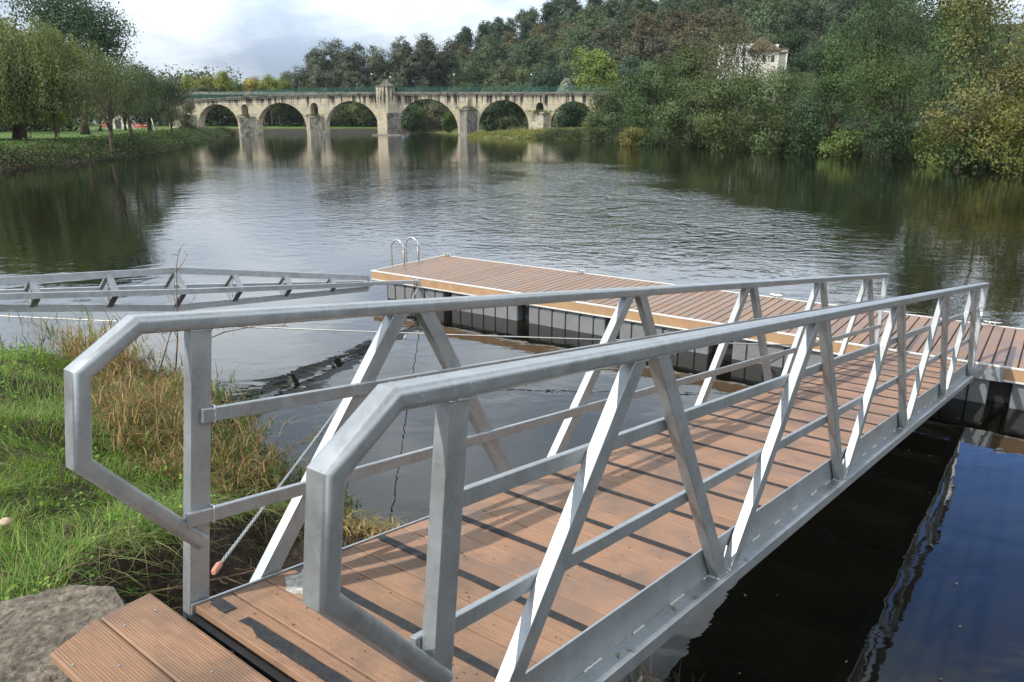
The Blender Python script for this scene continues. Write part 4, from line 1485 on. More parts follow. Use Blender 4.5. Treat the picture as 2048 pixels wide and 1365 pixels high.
for i, (px, D, ty) in enumerate(back):
    lt(PT, ORD[sorted(back).index((px, D, ty))] + ' from the left of the dark background trees at the rear of the park', px, D, ty, 110, (0.034, 0.048, 0.024), 320 + i, low=0.8, leaf=0.34, group='dark trees at the rear of the park', dens=0.8)
pop = [(392, 276, 150, 'yellowish green poplar beyond the left end of the bridge, first from the left', (0.17, 0.185, 0.04)),
       (425, 284, 156, 'yellowish green poplar beyond the bridge, second from the left', (0.19, 0.19, 0.04)),
       (456, 278, 150, 'yellowish green poplar beyond the bridge, third from the left', (0.16, 0.18, 0.04)),
       (484, 290, 164, 'low pale green tree in the dip between the two poplar groups', (0.12, 0.16, 0.05)),
       (513, 282, 160, 'orange tinted poplar beyond the bridge, left one of the second group', (0.24, 0.19, 0.04)),
       (545, 276, 158, 'yellowish green poplar beyond the bridge, middle of the second group', (0.17, 0.19, 0.04)),
       (578, 284, 160, 'green poplar beyond the bridge, right one of the second group', (0.13, 0.17, 0.045))]
for i, (px, D, ty, lab, c) in enumerate(pop):
    lt('poplar_tree', lab, px, D, ty, 46, c, 340 + i, low=4.0, leaf=0.50, r0=0.3, nlobes=12, lobe_r=0.42, clump_r=0.6, dens=0.9)
for i, px in enumerate([402, 440, 470, 530, 560, 592, 610, 640, 668]):
    lt('plane_tree', ORD[i] + ' from the left of the shady park trees seen through the left arches', px, 268 + 9 * (i % 3), 178 if px < 600 else 196, 55, (0.038, 0.052, 0.026), 360 + i, low=5.0, leaf=0.5, r0=0.32,
       group='park trees seen through the arches', cat='tree', dens=0.7)
for i, (px, w, lab) in enumerate([(684, 60, 'light olive tree seen through the left half of the third arch'), (722, 60, 'light olive tree seen through the right half of the third arch')]):
    lt('broadleaf_tree', lab, px, 274, 200, w, (0.10, 0.12, 0.045), 380 + i, low=0.8, leaf=0.5, trunk=False, cat='tree')


def willow(label, px, D, top_y, wpx, color, seed):
    x = gx(px, D); z = hz_near(x, D)
    top = gz(top_y, D) - z
    rx = wpx / 2 / F_PX * (D * CP)
    r = np.random.default_rng(seed)
    t = empty('weeping_willow', (x, D, z))
    tag(t, label, 'tree')
    ns = 1150
    a = r.uniform(0, 2 * np.pi, ns); q = np.sqrt(r.uniform(0.02, 1, ns))
    lob = 1 + 0.14 * np.sin(a * 3 + 1) + 0.10 * np.sin(a * 7)
    sx, sy = q * rx * 0.92 * lob * np.cos(a), q * rx * 0.8 * lob * np.sin(a)
    sz = top * (0.62 + 0.38 * np.sqrt(np.clip(1 - q ** 2.2, 0, 1))) * (0.93 + 0.07 * np.sin(a * 5 + q * 6)) * r.uniform(0.82, 1.0, ns)
    ln = r.uniform(2.0, 6.5, ns) * (0.7 + 0.5 * q)
    ln = np.minimum(ln, sz - 1.6)
    per = 40
    u = np.linspace(0, 1, per)[None, :]
    Zs = sz[:, None] - ln[:, None] * u ** 1.15
    out = 0.9 * np.sin(np.minimum(u * 2.2, 1.57)) * r.uniform(0.3, 1.0, ns)[:, None]
    Xs = sx[:, None] + np.cos(a)[:, None] * out + r.normal(0, 0.16, (ns, per))
    Ys = sy[:, None] + np.sin(a)[:, None] * out + r.normal(0, 0.16, (ns, per))
    C = np.stack([Xs, Ys, Zs + r.normal(0, .12, (ns, per))], -1).reshape(-1, 3)
    N = np.repeat(np.stack([np.cos(a), np.sin(a), np.full(ns, 0.35)], 1), per, axis=0)
    V, Fq = leaf_quads(r, C, N, 0.34, 0.28, 0.35, droop=2.6)
    grp = 1 + 0.28 * np.sin(a * 9 + 2) * np.cos(q * 8)
    T = tints(r, len(C), np.repeat(grp * r.uniform(0.75, 1.25, ns), per), 0.12, 0.2)
    c = link_mesh('crown', np_mesh('crown', V, Fq, M_LEAF, colors=T), t); c.color = tuple(color) + (1,)
    mb = MB()
    mb.tube([(-1.2, 0, -0.4), (-1.0, 0, 1.0), (-0.7, 0, 2.4), (-0.3, 0, 3.6)], [0.85, 0.62, 0.58, 0.45], 10)
    rr = random.Random(seed)
    for i in range(11):
        b = 2 * math.pi * i / 11
        q_ = rr.uniform(0.45, 0.85)
        e = Vector((q_ * rx * .8 * math.cos(b), q_ * rx * .7 * math.sin(b), top * rr.uniform(0.62, 0.88)))
        s_ = Vector((-0.5, 0, rr.uniform(2.4, 3.5)))
        m_ = s_.lerp(e, 0.5) + Vector((0, 0, 1.3))
        mb.tube([s_, s_.lerp(m_, .6), m_, m_.lerp(e, .6), e], [0.30, 0.24, 0.18, 0.12, 0.05], 6)
    link_mesh('trunk', mb.mesh('trunk', simple_mat('willow_bark', (0.10, 0.070, 0.050), 0.9, 0, 3, 0.4, 0.03, spec=0.15)), t)
    return t


willow('large weeping willow with a thick brown trunk at the far left of the park', 58, 84, 18, 300, (0.155, 0.185, 0.062), 401)
willow('second weeping willow crown cut by the left border, lower than the first', -60, 80, 90, 220, (0.155, 0.185, 0.058), 402)
lt(PT, 'light green tree with drooping boughs and visible branches, in front of the willow', 110, 83, 150, 120, (0.085, 0.10, 0.036), 403, low=2.6, leaf=0.18, r0=0.16, nl=12, dens=0.55, clump_r=0.5, bark=M_BARK)

# dark shrubs and long grass hanging over the far left bank
def along(shore, i0, i1, n, r, inland):
    P = np.array(shore[i0:i1 + 1], float)
    seg = np.linalg.norm(np.diff(P, axis=0), axis=1)
    w = seg / seg.sum()
    k = r.choice(len(seg), n, p=w)
    t = r.random(n)[:, None]
    Q = P[k] * (1 - t) + P[k + 1] * t
    d = P[k + 1] - P[k]; d /= np.linalg.norm(d, axis=1, keepdims=True)
    nrm = np.stack([d[:, 1], -d[:, 0]], 1)
    s = r.uniform(inland[0], inland[1], n)[:, None]
    return Q, nrm, s


i_a = SHORE_NEAR.index((-46, 55)); i_b = SHORE_NEAR.index((-82, 235))
r_ = np.random.default_rng(8)
Q, nrm, s = along(SHORE_NEAR, i_a, i_b, 2600, r_, (-0.4, 3.0))
Q2 = Q - nrm * s
sdv = poly_sd(POLY_NEAR, Q2[:, 0], Q2[:, 1])
Q2 = np.where((sdv < -0.9)[:, None], Q + nrm * s, Q2)
zz, sdv = near_height(Q2[:, 0], Q2[:, 1])
zz = np.maximum(zz, 0.0)
bump_ = 0.25 + 0.75 * vnoise(Q2[:, 0], Q2[:, 1], 0.22, 4)
k = sdv > -1.0
scatter_leaves('bank_shrubs', np.stack([Q2[:, 0], Q2[:, 1], zz + bump_ * 0.6], 1)[k], (0.30 + 0.35 * bump_)[k], 0.22, 26, (0.058, 0.078, 0.030), 32,
               'dark shrubs and long grass hanging over the left river bank', 'shrubs', clump=(1, 1, .8), yellow=(0.08, (1.8, 1.6, 1.2)))
# short tufts on the lawn's edge
n = 9000
Q, nrm, s = along(SHORE_NEAR, i_a, i_b, n, r_, (2.0, 9.0))
Q2 = Q - nrm * s
zz, sdv = near_height(Q2[:, 0], Q2[:, 1])
k = sdv > 2.0
scatter_leaves('lawn_tufts', np.stack([Q2[:, 0], Q2[:, 1], zz + 0.05], 1)[k], np.full(k.sum(), 0.22), 0.16, 5, (0.095, 0.155, 0.036), 33,
               'uneven mown grass of the left park lawn', 'grass', clump=(1, 1, .2), up=1.5)
# meadow under the right arches
n = 2600
X = r_.uniform(-12, 24, n); Y = r_.uniform(166, 214, n)
Z, sd = hill_height(X, Y)
k = sd > -0.3
P = np.stack([X, Y, np.maximum(Z, 0) + 0.15], 1)[k]
hi = 0.25 + 0.45 * vnoise(P[:, 0], P[:, 1], 0.3, 2)
scatter_leaves('meadow_grass', P, hi, 0.42, 22, (0.155, 0.175, 0.050), 34, 'yellow green meadow grass and rushes on the low spit by the right arches', 'grass',
               clump=(1.1, 1.1, .55), yellow=(0.22, (1.9, 1.35, 1.4)), aspect=0.35)
# scrub at the foot of the right bank
i0, i1 = SHORE_RIGHT.index((46, 40)), SHORE_RIGHT.index((6, 175))
Q, nrm, s = along(SHORE_RIGHT, i0, i1, 2600, r_, (-1.6, 6.0))
Q2 = Q + nrm * s
sdv = poly_sd(POLY_RIGHT, Q2[:, 0], Q2[:, 1])
Q2 = np.where((sdv < -1.8)[:, None], Q - nrm * s, Q2)
zz, sdv = hill_height(Q2[:, 0], Q2[:, 1])
k = sdv > -2.2
scatter_leaves('bank_scrub', np.stack([Q2[:, 0], Q2[:, 1], np.maximum(zz, 0) + 0.8 * r_.random(len(zz)) ** .6 + 0.2], 1)[k], np.full(k.sum(), 0.6), 0.26, 34, (0.045, 0.062, 0.024), 35,
               'tangled brambles and scrub at the foot of the right bank', 'scrub', yellow=(0.06, (1.8, 1.5, 1.2)))


def wood(name, label, n, az, rad, hmin, hmax, col, seed, leaf=1.1, per=16):
    r = np.random.default_rng(seed)
    a = r.uniform(R(az[0]), R(az[1]), n); d = np.sqrt(r.uniform(rad[0] ** 2, rad[1] ** 2, n))
    X, Y = d * np.sin(a), d * np.cos(a)
    g1, _ = near_height(X, Y); g2, _ = hill_height(X, Y)
    g = np.maximum(np.maximum(g1, g2), 0)
    top = hmin + (hmax - hmin) * vnoise(X, Y, 0.09, seed) * (0.7 + 0.6 * vnoise(X, Y, 0.3, seed + 2))
    Z = g + top * r.random(n) ** 0.7
    scatter_leaves(name, np.stack([X, Y, Z], 1), np.full(n, 1.5), leaf, per, col, seed, label, 'wood', clump=(1, 1, .8), yellow=(0.04, (1.8, 1.6, 1.2)))


wood('distant_wood', 'dark mass of trees closing the view behind the left park', 5200, (-62, -17), (300, 350), 10, 21, (0.07, 0.09, 0.045), 71)
wood('park_undergrowth', 'dark hedges and shrubs at the back of the left park', 3400, (-60, -29.0), (150, 190), 2.5, 9.0, (0.040, 0.055, 0.028), 72, leaf=0.7)
wood('grove', 'shady grove behind the bridge closing the view through the left arches', 3600, (-24, -9), (292, 330), 5.0, 11.0, (0.085, 0.110, 0.050), 74, leaf=0.8)
wood('bank_wood', 'wood on the river bank to the right of the view', 5200, (40, 150), (62, 84), 9, 19, (0.055, 0.075, 0.032), 73, leaf=1.0, per=18)

# ================================================================== the bridge
BD = 222.0                                    # distance of the upstream face
KX = (BD * CP + (CAM_H - 6) * SP) / F_PX
def bx(px): return (px - 1024) * KX
def bz(y): return gz(y, BD)


m, t_ = new_mat('bridge_stone')
pos = t_.n('ShaderNodeNewGeometry').outputs['Position']
sep = t_.n('ShaderNodeSeparateXYZ', {0: pos})
pxz = t_.n('ShaderNodeCombineXYZ', {0: sep.outputs[0], 1: sep.outputs[2], 2: 0.0}).outputs[0]
br = t_.n('ShaderNodeTexBrick', {'Vector': pxz, 'Color1': (0.66, 0.565, 0.40), 'Color2': (0.56, 0.475, 0.33), 'Mortar': (0.22, 0.185, 0.13), 'Scale': 1.0,
                                 'Mortar Size': 0.035, 'Brick Width': 0.95, 'Row Height': 0.48, 'Mortar Smooth': 0.4})
n1 = t_.noise(pos, 0.8, 7, 0.65, 0.4)
c = t_.mix(t_.mapr(n1, 0.40, 0.75), br.outputs['Color'], (0.34, 0.31, 0.25))
fine = t_.noise(pos, 4.0, 6, 0.7)
c = t_.mix(t_.math('MULTIPLY', t_.mapr(fine, 0.55, 0.72), 0.35), c, (0.16, 0.14, 0.11))
# water stains running down from the cornice
strk = t_.noise(t_.mapping(pos, scale=(1.15, 0.2, 0.08)), 1.0, 5, 0.7)
hgt = t_.mapr(t_.math('ADD', sep.outputs[2], t_.math('MULTIPLY', t_.math('SUBTRACT', strk, 0.5), 9.0)), 7.4, 10.3)
stain = t_.math('MULTIPLY', t_.mapr(strk, 0.46, 0.55), hgt)
c = t_.mix(t_.math('MULTIPLY', stain, 0.96), c, (0.030, 0.028, 0.025))
# lichen and damp near the water
wet = t_.mapr(t_.math('ADD', sep.outputs[2], t_.math('MULTIPLY', n1, 3.0)), 3.2, 1.2)
c = t_.mix(t_.math('MULTIPLY', wet, 0.5), c, (0.09, 0.095, 0.055))
bm = bump(t_, t_.math('ADD', t_.math('MULTIPLY', br.outputs['Fac'], -0.6), fine), 0.12, 0.8)
p = t_.n('ShaderNodeBsdfPrincipled', {'Base Color': c, 'Roughness': 0.9, 'Normal': bm, 'Specular IOR Level': 0.2})
finish(t_, p.outputs[0])
M_STONE = m
M_QUAY = simple_mat('damp_stone', (0.06, 0.058, 0.048), 0.9, 0, 2, 0.4, 0.05)
M_PIER = simple_mat('pier_stone', (0.34, 0.31, 0.24), 0.9, 0, 1.6, 0.45, 0.10, spec=0.2, dark=(0.045, 0.045, 0.035), dark_amt=0.95)
M_DARKSTONE = simple_mat('lichen_stone', (0.20, 0.185, 0.16), 0.9, 0, 2.0, 0.5, 0.08, spec=0.2, dark=(0.05, 0.048, 0.04), dark_amt=0.85)
M_GREEN = simple_mat('green_fence_paint', (0.04, 0.15, 0.115), 0.6, 0, 1, 0.1, 0.0)

bridge = empty('stone_bridge', (bx(765), BD, 0))
tag(bridge, 'long old stone arch bridge crossing the river in the background', 'bridge')
BI = Matrix.Translation((-bx(765), -BD, 0))


def bl(o):                                   # geometry below is in world coordinates, shift it under the bridge root
    o.data.transform(BI); o.parent = bridge
    return o


arches = [(395, 474, 209, 250), (513, 611, 206, 256), (650, 756, 202.5, 258), (792, 915.5, 198, 262), (956.5, 1058, 200.5, 255), (1102, 1192, 203, 250), (1214, 1290, 205, 250)]
holes = [(483, 497, 209, 236), (621, 636.5, 206, 234), (1072, 1087.5, 205, 228)]
BW = 4.6


def deck_z(px):
    return float(np.interp(px, [330, 385, 470, 560, 640, 760, 1200, 1320], [bz(204), bz(201), bz(196.5), bz(192.5), bz(190), bz(187.8), bz(187.2), bz(188)]))


def arch_z(px):
    for a, b, yc, ys in arches:
        if a < px < b:
            c, hw = (a + b) / 2, (b - a) / 2
            u = (px - c) / hw
            zc, zs = bz(yc), bz(ys)
            return zs + (zc - zs) * math.sqrt(max(0, 1 - u * u)), zs
    return None


def hole_z(px):
    for a, b, yt, yb in holes:
        if a < px < b:
            c, hw = (a + b) / 2, (b - a) / 2
            u = (px - c) / hw
            r = hw * KX * 1.15
            return bz(yb), bz(yt) - r + r * math.sqrt(max(0, 1 - u * u))
    return None


xs_ = set([336.0, 1310.0])
for a, b, *_ in arches:
    for i in range(41):
        xs_.add((a + b) / 2 - (b - a) / 2 * math.cos(math.pi * i / 40))
for a, b, *_ in holes:
    for i in range(11): xs_.add(a + (b - a) * i / 10)
xs_ |= set(np.arange(340, 1310, 8.0).tolist())
xs_ = sorted(xs_)
mb = MB()
yf, yb_ = BD, BD + BW


def slab(x0, x1, za0, zb0, za1, zb1):
    P = [(x0, yf, za0), (x1, yf, za1), (x1, yf, zb1), (x0, yf, zb0)]
    Qb = [(x, yb_, z) for x, _, z in P]
    mb.face(P); mb.face(Qb[::-1])
    mb.face([P[1], P[0], Qb[0], Qb[1]])
    mb.face([P[3], P[2], Qb[2], Qb[3]])


for xa, xb in zip(xs_[:-1], xs_[1:]):
    if xb - xa < 1e-4: continue
    mid = (xa + xb) / 2
    e = 1e-3
    am = arch_z(mid)
    zt0, zt1 = deck_z(xa), deck_z(xb)
    if am:
        fa = arch_z(max(xa, [a for a in arches if a[0] < mid < a[1]][0][0] + e)); fb = arch_z(min(xb, [a for a in arches if a[0] < mid < a[1]][0][1] - e))
        slab(bx(xa), bx(xb), fa[0], zt0, fb[0], zt1)
    else:
        hm = hole_z(mid)
        if hm:
            ha = hole_z(max(xa, [h for h in holes if h[0] < mid < h[1]][0][0] + e)); hb = hole_z(min(xb, [h for h in holes if h[0] < mid < h[1]][0][1] - e))
            slab(bx(xa), bx(xb), -1.5, ha[0], -1.5, hb[0])
            slab(bx(xa), bx(xb), ha[1], zt0, hb[1], zt1)
            a_, b_ = [h for h in holes if h[0] < mid < h[1]][0][:2]
            for edge, hh in ((a_, ha), (b_, hb)):
                if abs(xa - edge) < 1e-6 or abs(xb - edge) < 1e-6:
                    X_ = bx(edge)
                    mb.face([(X_, yf, hh[0]), (X_, yb_, hh[0]), (X_, yb_, hh[1]), (X_, yf, hh[1])])
        else:
            slab(bx(xa), bx(xb), -1.5, zt0, -1.5, zt1)
for a, b, yc, ys in arches:                  # pier flanks under the springings
    for e_ in (a, b):
        X_ = bx(e_)
        mb.face([(X_, yf, -1.5), (X_, yb_, -1.5), (X_, yb_, bz(ys) + 0.01), (X_, yf, bz(ys) + 0.01)])
bl(mb.build('wall', M_STONE))
# arch rings: voussoirs as raised stones
for a, b, yc, ys in arches[:6]:
    c, hw = (a + b) / 2, (b - a) / 2
    zc, zs = bz(yc), bz(ys)
    Hh = zc - zs
    n = max(21, int(hw * 0.62)) | 1
    mb = MB()
    for i in range(n):
        t0, t1 = math.pi * (i + 0.06) / n, math.pi * (i + 0.94) / n
        dpt = 0.75 + 0.08 * math.sin(i * 2.7)
        pr_ = 0.05 + 0.02 * math.sin(i * 5.1)
        P = []
        for tt, k_ in ((t0, 0), (t1, 0), (t1, 1), (t0, 1)):
            rx_, rz_ = hw * KX + dpt * k_, Hh + dpt * k_
            P.append((bx(c) - rx_ * math.cos(tt), zs + rz_ * math.sin(tt)))
        F0 = [(x, yf - pr_, z) for x, z in P]; F1 = [(x, yf + 0.3, z) for x, z in P]
        mb.face(F0[::-1])
        for j in range(4):
            mb.face([F0[j], F0[(j + 1) % 4], F1[(j + 1) % 4], F1[j]])
    o = bl(mb.build('arch_ring', M_STONE)); tag(o, kind='stuff')
# cornice with corbels
mb = MB(); mc = MB()
px = 340.0
while px < 1306:
    z0_, z1_ = deck_z(px), deck_z(px + 8)
    for y0_, y1_, dz0, dz1 in ((yf - 0.42, yf - 0.002, -0.02, 0.30),):
        A_ = [(bx(px), y0_, z0_ + dz0), (bx(px + 8), y0_, z1_ + dz0), (bx(px + 8), y1_, z1_ + dz0), (bx(px), y1_, z0_ + dz0)]
        B_ = [(x, y, z + dz1 - dz0) for x, y, z in A_]
        mb.face(A_[::-1]); mb.face(B_); mb.face([A_[0], A_[1], B_[1], B_[0]])
    for q in (0.6, 4.6):
        x0_ = bx(px + q); zz_ = deck_z(px + q) - 0.02
        mc.box(x0_, x0_ + 0.30, yf - 0.36, yf - 0.003, zz_ - 0.50, zz_ - 0.002)
    px += 8
bl(mb.build('cornice', M_DARKSTONE))
tag(bl(mc.build('corbel', M_DARKSTONE)), kind='stuff')
# road parapet behind, deck top
mb = MB(); mb.box(bx(340), bx(1306), yb_ - 0.3, yb_ - 0.01, bz(188.5), bz(187.5) + 0.6); bl(mb.build('parapet', M_DARKSTONE))

# green mesh fence: posts, rails, wires
mp, mw = MB(), MB()
px = 352.0
k = 0
while px < 1300:
    z0_ = deck_z(px) + 0.3
    x_ = bx(px)
    mp.box(x_ - 0.035, x_ + 0.035, yf - 0.25, yf - 0.18, z0_, z0_ + 1.55)
    zn = deck_z(px + 14) + 0.3
    for q in range(13):
        xx = bx(px + 14 * (q + 0.5) / 13)
        zq = z0_ + (zn - z0_) * (q + .5) / 13
        mw.box(xx - 0.010, xx + 0.010, yf - 0.225, yf - 0.205, zq + 0.05, zq + 1.45)
    for hh in (0.1, 0.42, 0.75, 1.08, 1.42):
        P = [(x_, yf - 0.215, z0_ + hh - 0.02), (bx(px + 14), yf - 0.215, zn + hh - 0.02), (bx(px + 14), yf - 0.215, zn + hh + 0.02), (x_, yf - 0.215, z0_ + hh + 0.02)]
        mw.face(P)
    px += 14
tag(bl(mp.build('fence_post', M_GREEN)), kind='stuff')
tag(bl(mw.build('fence_mesh', M_GREEN)), kind='stuff')


def cutwater(pxl, pxr, ytop, reach, cap=0.8, pxa=None, mat=None, name='pier'):
    mat = mat or M_PIER
    """triangular upstream pier nose with a sloped cap; returns object"""
    xl, xr = bx(pxl), bx(pxr); xa_ = bx(pxa) if pxa else (xl + xr) / 2
    zt_ = bz(ytop)
    mb = MB()
    lv_ = [(-1.5, 1.06), (0.35, 1.06), (0.36, 1.0), (zt_, 1.0), (zt_ + 0.06, 1.07), (zt_ + 0.28, 1.07)]
    R_ = []
    cx_ = (xl + xr) / 2
    for z_, s_ in lv_:
        R_.append([(cx_ + (xl - cx_) * s_, yf + 0.3, z_), (xa_, yf - reach * s_, z_), (cx_ + (xr - cx_) * s_, yf + 0.3, z_)])
    for i in range(len(R_) - 1):
        a, b = R_[i], R_[i + 1]
        for j in range(2):
            # subdivide for a rough stone feel
            mb.face([a[j], a[j + 1], b[j + 1], b[j]])
    top = (xa_ * 0.3 + cx_ * 0.7, yf + 0.25, zt_ + 0.28 + cap)
    a = R_[-1]
    mb.face([a[0], a[1], top]); mb.face([a[1], a[2], top])
    return bl(mb.build(name, mat or M_STONE))


cutwater(476, 513, 237, 3.4, 0.5, pxa=486)
cutwater(613, 650, 236.5, 3.4, 0.5, pxa=624)
cutwater(918, 956, 222, 3.6, 1.4, pxa=935, mat=M_DARKSTONE)
cutwater(1060, 1100, 228, 2.8, 0.6, pxa=1086)
cutwater(356, 394, 232, 2.4, 0.5, pxa=372)
# pilaster above the right-hand nose
mb = MB(); mb.box(bx(936), bx(940), yf - 0.5, yf - 0.003, bz(224), bz(189)); bl(mb.build('pilaster', M_DARKSTONE))
mb = MB(); mb.box(bx(1085.5), bx(1088.5), yf - 0.45, yf - 0.003, bz(206), bz(189)); bl(mb.build('pilaster', M_DARKSTONE))
# tall central buttress
mb = MB()
xl, xm, xr = bx(757), bx(779), bx(791)
for z0_, z1_, s_, yy in ((-1.5, 0.3, 0.5, 3.4), (0.3, bz(174), 0.0, 2.6)):
    P = [(xl - s_, yf + 0.2, z0_), (xl - s_ * .6, yf - yy, z0_), (xm, yf - yy, z0_), (xr + s_, yf + 0.2, z0_)]
    Q_ = [(x, y, z1_) for x, y, _ in P]
    for j in range(3): mb.face([P[j], P[j + 1], Q_[j + 1], Q_[j]])
    mb.face(Q_)
bl(mb.build('buttress', M_STONE))
mb = MB()
mb.box(bx(756), bx(790), yf - 2.75, yf + 0.3, bz(174) + 0.002, bz(171.5))
mb.box(bx(766), bx(787), yf - 2.2, yf - 0.3, bz(171.5) + 0.002, bz(168))
mb.box(bx(771), bx(780), yf - 1.6, yf - 0.9, bz(168) + 0.002, bz(160))
mb.box(bx(768), bx(783), yf - 1.5, yf - 1.0, bz(166), bz(164.2))
bl(mb.build('stone_finial', M_DARKSTONE))
cutwater(776, 801, 229, 3.3, 0.3, pxa=777, mat=M_DARKSTONE)
mb = MB(); mb.box(bx(747), bx(806), yf - 4.2, yf + 0.2, -1.0, 0.22); bl(mb.build('footing', M_DARKSTONE))

# lamps on the bridge
M_POLE = simple_mat('dark_pole', (0.06, 0.07, 0.07), 0.5, 0.5, 2, 0.1, 0.0)
M_GLOBE = simple_mat('lamp_globe', (0.8, 0.8, 0.78), 0.3, 0, 2, 0.02, 0.0)
labs = ['thin street lamp on the bridge just left of the central buttress', 'thin street lamp on the bridge just right of the central buttress',
        'street lamp with a white globe above the widest arch', 'street lamp with a white globe above the fifth arch']
for px, yt, lab in zip((746, 783, 909, 1062), (150, 156, 151, 151), labs):
    L = empty('street_lamp', (bx(px), BD + 0.4, deck_z(px) + 0.1)); tag(L, lab, 'street lamp', 'lamps on the bridge')
    hh = bz(yt) - deck_z(px) - 0.1
    mb = MB(); mb.tube([(0, 0, 0), (0, 0, 0.5), (0, 0, hh)], [0.09, 0.06, 0.045], 7); mb.build('pole', M_POLE, L)
    mb = MB(); mb.tube([(0, 0, hh), (0, 0, hh + 0.08), (0, 0, hh + 0.28), (0, 0, hh + 0.4)], [0.06, 0.17, 0.19, 0.05], 8); mb.build('globe', M_GLOBE, L)

# low quay wall seen through the left arches, weir line
mb = MB(); mb.box(bx(330), bx(770), 250.0, 251.0, -1, 1.05); o = mb.build('quay_wall', M_QUAY)
tag(o, 'low dark stone wall along the water seen through the left arches', 'wall')

# ivy and plants growing on the pier tops
def pier_plant(px, y, w, seed, lab):
    n = 60
    r = np.random.default_rng(seed)
    P = np.stack([bx(px) + r.normal(0, w * .8, n), BD - 1.2 + r.normal(0, 0.5, n), bz(y) + 0.35 + np.abs(r.normal(0, 0.25, n))], 1)
    scatter = leaf_quads(r, np.repeat(P, 14, 0) + r.normal(0, 0.22, (n * 14, 3)), np.tile([0, -.5, 1.0], (n * 14, 1)), 0.28)
    o = link_mesh('wall_plant', np_mesh('wall_plant', scatter[0], scatter[1], M_LEAF, colors=tints(r, n * 14, np.ones(n * 14))))
    o.color = (0.07, 0.085, 0.03, 1)
    tag(o, lab, 'plant', kind='stuff')


pier_plant(492, 237, 1.5, 1, 'green weeds growing on top of the first pier from the left')
pier_plant(630, 236, 1.5, 2, 'green weeds growing on top of the second pier from the left')
pier_plant(938, 221, 1.6, 3, 'moss and weeds capping the pier right of the widest arch')
pier_plant(1080, 228, 2.3, 4, 'thick weeds growing on the rightmost visible pier')
pier_plant(762, 173, 0.9, 5, 'small plants growing on the top of the central buttress')

# red barrier band and pale kiosks beyond the park
M_RED = simple_mat('red_barrier', (0.55, 0.07, 0.05), 0.6, 0, 2, 0.15, 0.0)
M_PALE = simple_mat('pale_render', (0.62, 0.58, 0.48), 0.85, 0, 0.6, 0.08, 0.01, dark=(0.40, 0.37, 0.30), dark_amt=0.4)
for i, (pa, pb, lab) in enumerate([(198, 217, 'short red and white barrier behind the forked tree'), (268, 303, 'long red and white barrier at the back of the park')]):
    D_ = 182.0
    xa_, xb_ = gx(pa, D_, 2), gx(pb, D_, 2)
    zg = hz_near((xa_ + xb_) / 2, D_)
    b = empty('barrier', (xa_, D_, zg)); tag(b, lab, 'barrier')
    Lb = xb_ - xa_
    mb = MB(); mb.box(0, Lb, 0, 0.06, 0.45, 0.85); mb.box(0, Lb, 0, 0.06, 1.0, 1.3); mb.build('rail', M_RED, b)
    mb = MB(); mb.box(0, Lb, 0.002, 0.058, 0.852, 0.998); mb.build('stripe', M_WHITE_TRIM, b)
    for q in range(4):
        mb = MB(); mb.box(Lb * q / 3 - 0.05, Lb * q / 3 + 0.05, 0.061, 0.14, 0, 1.35); mb.build('post', M_PALE, b)
D_ = 190.0
xk = gx(222, D_, 3)
zg = hz_near(xk, D_)
kb = empty('kiosk', (xk, D_, zg)); tag(kb, 'small cream building half hidden behind the park trees', 'building')
mb = MB(); mb.box(-1.0, 4.6, 0, 3.0, -0.2, 3.2); mb.build('wall', M_PALE, kb)
mb = MB(); mb.box(1.0, 2.4, -0.03, -0.004, 0.0, 2.2); mb.build('door', M_POLE, kb)
mb = MB(); mb.box(-1.3, 4.9, -0.3, 3.3, 3.202, 3.4); mb.build('roof', M_DARKSTONE, kb)
# thin pale stakes beside young trees
for px, lab in ((311, 'thin pale stake leaning by the park edge near the bridge'),):
    x_ = gx(px, 130, 2); z_ = hz_near(x_, 130)
    mb = MB(); mb.tube([(x_, 130, z_ - .1), (x_ - 0.4, 130, z_ + 2.6)], 0.06, 6); tag(mb.build('stake', M_PALE), lab, 'stake')

# ================================================================== the house on the slope
HD = 172.0
hk = (HD * CP + (CAM_H - 16) * SP) / F_PX
def hx(px): return (px - 1024) * hk
house = empty('house', (hx(1510), HD, 0)); tag(house, 'old white and stone house with a steep brown hipped roof among the trees', 'house')
HI = Matrix.Translation((-hx(1510), -HD, 0))
def hl(o): o.data.transform(HI); o.parent = house; return o
M_WHITE = simple_mat('whitewash', (0.74, 0.73, 0.70), 0.8, 0, 0.8, 0.06, 0.01, dark=(0.50, 0.48, 0.44), dark_amt=0.5)
M_OLDW = simple_mat('flaking_render', (0.60, 0.56, 0.47), 0.85, 0, 1.2, 0.25, 0.03, dark=(0.26, 0.22, 0.16), dark_amt=0.7)
M_TILE = simple_mat('roof_tile', (0.12, 0.075, 0.052), 0.85, 0, 2.5, 0.4, 0.08, dark=(0.06, 0.04, 0.03), dark_amt=0.7)
def hzv(y): return gz(y, HD)
zlo = min(8.0, hzv(165))
mb = MB(); mb.box(hx(1512), hx(1557), HD, HD + 7, zlo, hzv(101)); hl(mb.build('wall', M_OLDW))
mb = MB(); mb.box(hx(1452), hx(1511.5), HD + 1.2, HD + 7, zlo, hzv(86)); hl(mb.build('wall', M_WHITE))
mb = MB(); mb.box(hx(1557.5), hx(1576), HD + 1.5, HD + 6, zlo, hzv(106)); hl(mb.build('wall', M_PALE))
